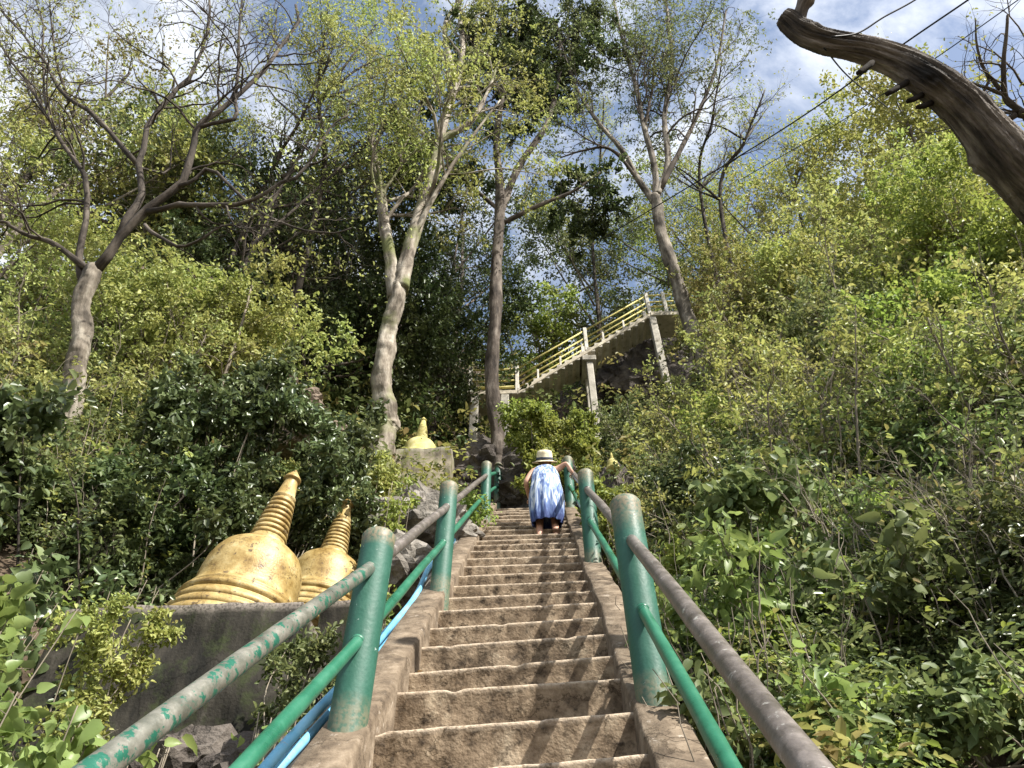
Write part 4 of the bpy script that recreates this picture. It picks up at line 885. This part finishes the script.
# dry leaves fallen on the steps
k = 420; st_ = rng.integers(0, NST, k); sd_ = rng.random(k); xx = np.where(sd_ < .4, XL+.02+.16*rng.random(k)**2, np.where(sd_ < .8, XR-.02-.16*rng.random(k)**2, XL+.1+rng.random(k)*(XR-XL-.2)))
Sx = S0+st_*HYP; tl = .062*(1-sm(st_, 8, 24))*(xx-XR)
LV = Leaves(); LV.add_hi(np.stack([xx, Sx*cS+.015+(.04+.20*rng.random(k)), Sx*sS+tl+.012], 1), np.stack([rng.normal(size=k), rng.normal(size=k), .15*rng.random(k)], 1), np.array([0, 0, 1.])+rng.normal(size=(k, 3))*.3, .025+.03*rng.random(k), .014+.014*rng.random(k), fold=.3)
tag(link('fallen_leaves', LV.mesh('fallen_leaves'), leafmat('dry_leaf', [(.12,.07,.03),(.22,.14,.06),(.33,.23,.11)], .1, .7, .2)), kind='stuff')

# ------------------------------------------------------------------ named bushes and vines near the stairs
def bush(name, label, c, rad, mat, n, size, aspect=.5, bark='twig', cat='bush', group=None, nb=7, hang=.2, flat=.5, squash=.8, per=8):
    c = np.array(c); base = down(c, .05)
    if base[2] > c[2]-.2*rad: base[2] = c[2]-rad*.8
    ms = []
    for i in range(nb):
        a = rng.random()*6.28; e = c+np.array([math.cos(a), math.sin(a), .25+.7*rng.random()*squash])*rad*(.5+.4*rng.random())
        ms.append(([base+rng.normal(size=3)*.10*rad, base+(e-base)*.35+rng.normal(size=3)*.16*rad, base+(e-base)*.7+rng.normal(size=3)*.14*rad, e], .008*rad+.0025, .0025))
    return tree(name, label, ms, MB[bark], [dict(k=60, L0=rad*.6, ang=.9, n=6, wig=.28, up=.0, rratio=.6, rmax=.008, sides=4), dict(k=260, L0=rad*.32, ang=.9, n=5, wig=.3, up=-.05, rratio=.6, rmax=.004, sides=3)],
                dict(mat=ML[mat], n=n, size=size, jit=size*.5, aspect=aspect, hang=hang, flat=flat, src=(-1, -2), hi=size*760/max(1.5, proj(c)[2][0]) > 12), cat=cat, group=group)
bush('bush', 'large dark glossy bush directly behind the larger gold stupa', P(285,440,8.6), 1.15, 'gloss', 13000, .075, .55)
bush('bush', 'dark glossy bush below the pinkish rock at left', P(215,450,8.4), .95, 'gloss', 9000, .075, .55)
bush('bush', 'glossy leafy bush between the second stupa and the pale forked tree', P(330,432,9.2), .72, 'gloss', 7000, .07, .55)
bush('bush', 'dark bush left of the larger gold stupa', P(160,520,6.6), .75, 'dark', 7000, .07, .55)
bush('bush', 'dark undershrub at the left edge above the broad-leaved vines', P(40,490,6.8), .85, 'gloss', 6000, .10, .62)
bush('bush', 'leafy shrub between the grey boulder and the smaller stupa', P(402,497,7.8), .24, 'bright', 1500, .055, .5)
bush('bush', 'yellow-green shrub in front of the plastered block', P(388,474,9.9), .30, 'yellow', 2000, .06, .5)
bush('bush', 'small shrub growing on the boulder by the third left post', P(470,512,9.6), .28, 'bright', 1200, .05, .5)
bush('bush', 'leafy shrub just right of the second right post', P(607,497,8.4), .30, 'bright', 1800, .06, .5)
bush('bush', 'glossy shrub right of the nearest right post', P(705,520,7.0), .62, 'gloss', 6000, .065, .5)
bush('bush', 'pale flat-leaved shrub in the middle of the lower right slope', P(768,555,5.2), .48, 'mid', 1500, .095, .62, hang=.5)
bush('bush', 'glossy shrub with hanging leaves beside the right handrail', P(735,630,3.9), .42, 'vine', 1500, .105, .42, hang=.9, flat=.3)
bush('bush', 'broad dark-leaved shrub at the lower right behind the rail', P(895,625,3.8), .46, 'mid', 900, .115, .48, hang=.9, flat=.35)
bush('bush', 'light green drooping shrub at the bottom right of the rail', P(815,735,2.8), .30, 'vine', 800, .085, .42, hang=.9, flat=.3)
bush('bush', 'leafy shrub in the bottom right corner', P(985,740,2.8), .36, 'mid', 2600, .055, .5)
bush('bush', 'mid green shrub at the right edge halfway down', P(1000,560,5.2), .55, 'mid', 4500, .06, .5)
bush('bush', 'low bright shrub hugging the green lower rail at the right', P(722,715,3.0), .24, 'mid', 700, .07, .45, hang=.8, flat=.3)
bush('bush', 'dense olive shrub on the lower right slope', P(860,520,6.6), .75, 'olive', 6500, .06, .5)
bush('bush', 'dark glossy bush with wide leaves near the right edge above the corner', P(945,575,4.6), .45, 'gloss', 1500, .085, .55, hang=.5, flat=.4)
bush('bush', 'light green bush just right of the brown upper rail halfway down', P(700,590,5.2), .38, 'bright', 2600, .055, .5)
bush('bush', 'mid green rounded bush left of the broad dark-leaved shrub', P(820,620,4.6), .42, 'mid', 2600, .06, .5, hang=.5)
bush('bush', 'yellow-green fine bush at the right edge above the bottom corner', P(1010,655,3.9), .36, 'yellow', 2800, .045, .5)
bush('bush', 'dark bush low beneath the right slope trees', P(900,495,6.4), .6, 'dark', 4500, .06, .5)
bush('broad_leaved_vine', 'bright broad-leaved vine heaped at the left edge beside the platform', P(12,640,3.3), .27, 'vine', 520, .085, .72, hang=.5, flat=.35, cat='vine')
bush('broad_leaved_vine', 'bright broad-leaved vine filling the bottom left corner', P(32,738,2.7), .24, 'vine', 420, .078, .7, hang=.6, flat=.3, cat='vine')
bush('broad_leaved_vine', 'broad-leaved vine climbing over the left end of the platform wall', P(50,580,4.9), .22, 'gloss', 260, .09, .72, hang=.4, flat=.45, cat='vine')
bush('broad_leaved_vine', 'low leafy vine along the top of the platform wall left of the gold stupa', P(130,592,5.0), .20, 'gloss', 300, .07, .6, hang=.4, flat=.45, cat='vine')
bush('broad_leaved_vine', 'small bright vine below the wall near the flaking rail', P(150,752,2.7), .11, 'vine', 90, .07, .65, hang=.4, flat=.4, cat='vine')
bush('bush', 'fine-leaved yellow-green creeper on the left part of the platform wall', P(118,655,4.0), .30, 'yellow', 3600, .034, .5)
bush('bush', 'fine-leaved green creeper under the right corner of the platform wall', P(292,655,4.1), .26, 'mid', 2400, .038, .5)
bush('bush', 'tiny bright weed beside the blue pipes', P(272,735,2.9), .09, 'vine', 90, .05, .55)

# ------------------------------------------------------------------ person
def skin(name, verts, edges, radii, mat, parent, root=0, sub=2):
    me = bpy.data.meshes.new(name); me.from_pydata([tuple(v) for v in verts], edges, []); me.update()
    o = link(name, me, mat, parent)
    md = o.modifiers.new('skin', 'SKIN'); sv = me.skin_vertices[0].data
    for i, r_ in enumerate(radii): sv[i].radius = (r_, r_) if not isinstance(r_, tuple) else r_
    sv[root].use_root = True; md.use_smooth_shade = True
    s_ = o.modifiers.new('sub', 'SUBSURF'); s_.levels = sub; s_.render_levels = sub
    return o
M_skin = patchy('skin', [(.45,.25,.17),(.56,.33,.23)], 5, rough=.5, bump=.05, spec=.4)
M_hair = patchy('hair', [(.10,.07,.04),(.20,.14,.09)], 30, rough=.5, bump=.3)
M_straw = patchy('straw', [(.50,.42,.26),(.68,.60,.42),(.78,.71,.54)], 25, rough=.8, bump=.4)
M_band = patchy('hat_band', [(.04,.05,.07),(.08,.09,.12)], 6)
M_sole = patchy('sandal', [(.10,.06,.04),(.20,.13,.09)], 8)
def dressmat():
    m, t, p, n, l = newmat('tie_dye_cloth'); tcn = n('ShaderNodeTexCoord')
    mpn = n('ShaderNodeMapping'); mpn.inputs['Scale'].default_value = (26, 10, 4.5); l(tcn.outputs['Object'], mpn.inputs[0])
    nz = n('ShaderNodeTexNoise'); nz.inputs['Scale'].default_value = 1; nz.inputs['Detail'].default_value = 4; nz.inputs['Distortion'].default_value = 1.2; l(mpn.outputs[0], nz.inputs['Vector'])
    sp = n('ShaderNodeSeparateXYZ'); l(tcn.outputs['Object'], sp.inputs[0])
    mr = n('ShaderNodeMapRange'); mr.inputs[1].default_value = .30; mr.inputs[2].default_value = .52; mr.inputs[3].default_value = .26; mr.inputs[4].default_value = -.06; l(sp.outputs['Z'], mr.inputs[0])
    ad = n('ShaderNodeMath'); ad.operation = 'ADD'; l(nz.outputs[0], ad.inputs[0]); l(mr.outputs[0], ad.inputs[1])
    r = ramp(n, [(.36, (.50,.55,.62)), (.43, (.27,.35,.50)), (.50, (.10,.16,.34)), (.70, (.025,.045,.15))]); l(ad.outputs[0], r.inputs[0]); l(r.outputs[0], p.inputs['Base Color']); p.inputs['Roughness'].default_value = .85
    return m
Sf = base_at(-.02, 534, 0)                                 # slope distance of the person
kf = round((Sf-S0)/HYP); Sn = S0+kf*HYP; zt = Sn*sS; yt = Sn*cS+.17
PX = XC+.25
pb = np.array([PX, yt, zt]); UPZ = RIS
per = empty('person', pb, 'person in straw hat and blue-white tie-dye dress bending forward to climb the steps', 'person')
def L3(x, y, z): return pb+np.array([x, y, z])
# right foot planted one step up, left foot trailing with its heel lifted
bv = [L3(0,.06,.84), L3(0,.10,.98), L3(0,.16,1.12), L3(0,.21,1.25), L3(0,.24,1.325), L3(0,.27,1.41), L3(0,.28,1.49),       # 0-6 pelvis..head
      L3(.085,.07,.78), L3(.095,.20,.50), L3(.095,.02,.16), L3(.095,.01,.10), L3(.10,.10,.04),                     # 7-11 right leg, heel lifted
      L3(-.085,.07,.78), L3(-.095,.18,.46), L3(-.095,.02,.10), L3(-.095,.02,.045), L3(-.10,.13,.03),                     # 12-16 planted left leg
      L3(.16,.20,1.27), L3(.285,.12,1.32), L3(.345,.15,1.19), L3(.36,.20,1.18),                                              # 17-20 right arm to the rail
      L3(-.16,.20,1.26), L3(-.26,.17,1.05), L3(-.22,.38,.98), L3(-.21,.44,.98)]                                            # 21-24 left arm
be = [(0,1),(1,2),(2,3),(3,4),(4,5),(5,6),(0,7),(7,8),(8,9),(9,10),(10,11),(0,12),(12,13),(13,14),(14,15),(15,16),(3,17),(17,18),(18,19),(19,20),(3,21),(21,22),(22,23),(23,24)]
brd = [(.15,.11),(.125,.09),(.13,.10),(.12,.085),(.05,.05),(.085,.09),(.075,.085),(.085,.085),(.055,.055),(.038,.038),(.04,.035),(.035,.022),(.085,.085),(.055,.055),(.038,.038),(.04,.035),(.035,.022),
       (.05,.05),(.036,.036),(.026,.026),(.026,.02),(.05,.05),(.036,.036),(.026,.026),(.026,.02)]
skin('body', bv, be, brd, M_skin, per)
# dress: loose jumpsuit-like tube from the shoulders to below the knee
def loft(name, rings, mat, parent, seg=64, fold=.09, nf=11):
    V = []; n = len(rings)
    for i, (c, rx, ry, tilt) in enumerate(rings):
        for a in range(seg):
            t_ = a*2*math.pi/seg; f = 1+fold*(i/(n-1))*math.sin(nf*t_+i*.15)+.3*fold*math.sin(4*t_+i*.5)
            x, y = rx*f*math.cos(t_), ry*f*math.sin(t_); V.append((c[0]+x, c[1]+y*math.cos(tilt), c[2]+y*math.sin(tilt)))
    F = [[i*seg+a, i*seg+(a+1) % seg, (i+1)*seg+(a+1) % seg, (i+1)*seg+a] for i in range(n-1) for a in range(seg)]
    V = [np.array(v)-pb for v in V]
    me = bpy.data.meshes.new(name); me.from_pydata([tuple(v) for v in V], [], F); me.polygons.foreach_set('use_smooth', [True]*len(F)); me.update()
    o = link(name, me, mat); o.parent = parent
    md = o.modifiers.new('t', 'SOLIDIFY'); md.thickness = .006; sb = o.modifiers.new('s', 'SUBSURF'); sb.levels = 1; sb.render_levels = 1
    return o
rings = [(L3(0,.20,1.29), .13, .075, -.3), (L3(0,.18,1.20), .165, .105, -.35), (L3(0,.145,1.10), .175, .125, -.35), (L3(0,.11,.99), .175, .135, -.3), (L3(0,.08,.89), .19, .15, -.2), (L3(0,.07,.79), .205, .165, -.1), (L3(.0,.07,.69), .215, .175, 0), (L3(0,.07,.60), .21, .17, 0), (L3(0,.07,.50), .205, .165, .0), (L3(0,.07,.40), .195, .16, .05), (L3(0,.07,.33), .185, .15, .05), (L3(0,.07,.30), .175, .145, .05)]
loft('dress', rings, dressmat(), per)
# straps, hair, hat, sandals, fingers
hair = rock('hair', (0, 0, 0), (.085, .10, .10), M_hair, 'x', 2, 3, .05); del hair['label'], hair['category']; hair.parent = per; hair.location = (0, .255, 1.435)
c = np.array([0, .25, 1.485]); ht = Matrix.Rotation(R(36), 4, 'X') @ Matrix.Scale(1.12, 4)
hat = link('hat', lathe('hat', [(0, .128), (.05, .127), (.082, .115), (.094, .08), (.099, .0), (.103, -.004), (.135, -.016), (.152, -.018), (.153, -.022), (.135, -.022), (.09, -.01)], 32, .02), M_straw); hat.parent = per; hat.matrix_local = Matrix.Translation(c) @ ht
bd = link('hat_band', lathe('hat_band', [(.0995, .004), (.102, .005), (.0995, .035), (.096, .035)], 32, .02), M_band); bd.parent = hat
for s_, (fx, fy, fz) in ((1, (.10, .03, .012)), (-1, (-.098, .06, .010))):
    bm = bmesh.new(); bmesh.ops.create_cube(bm, size=1, matrix=Matrix.Diagonal((.085, .24, .022, 1))); bmesh.ops.bevel(bm, geom=bm.edges[:], offset=.01, segments=2, affect='EDGES')
    me = bpy.data.meshes.new('sandal'); bm.to_mesh(me); bm.free(); o = link('sandal', me, M_sole); o.parent = per; o.location = (fx, fy+.02, fz)
    if s_ > 0: o.rotation_euler[0] = R(-38); o.location[2] += .07
def fingers(wrist, d, side, upv, curl):
    d, side, upv = unit(np.array(d)), unit(np.array(side)), unit(np.array(upv)); V, E, Rr = [], [], []
    for j in range(4):
        b0_ = wrist+side*(j-1.5)*.019+d*.03; ln = (.06, .072, .068, .052)[j]
        p_ = [b0_-d*.02, b0_, b0_+d*ln*.45-upv*curl*.01, b0_+d*ln*.7-upv*curl*.035, b0_+d*ln*.62-upv*curl*.06]
        i0 = len(V); V += p_; E += [(i0+a, i0+a+1) for a in range(4)]; Rr += [.011, .0095, .009, .008, .007]
    i0 = len(V); p_ = [wrist-side*.02, wrist-side*.038+d*.012, wrist-side*.045+d*.03-upv*.02*curl, wrist-side*.035+d*.04-upv*.04*curl]; V += p_; E += [(i0+a, i0+a+1) for a in range(3)]; Rr += [.012, .0105, .009, .0075]
    o = skin('fingers', V, E, Rr, M_skin, per, 0, 1)
    sv = o.data.skin_vertices[0].data
    for j in range(1, 5): sv[j*5 if j < 5 else 0].use_root = True
fingers(L3(.355,.19,1.185), (.25, .85, .3), (.95, -.3, 0), (0, 0, 1), 1.0)
fingers(L3(-.21,.44,.98), (.2, .8, -.2), (.95, -.2, 0), (0, 0, 1), .6)
print('objects', len(bpy.data.objects), 'verts', sum(len(m.vertices) for m in bpy.data.meshes))
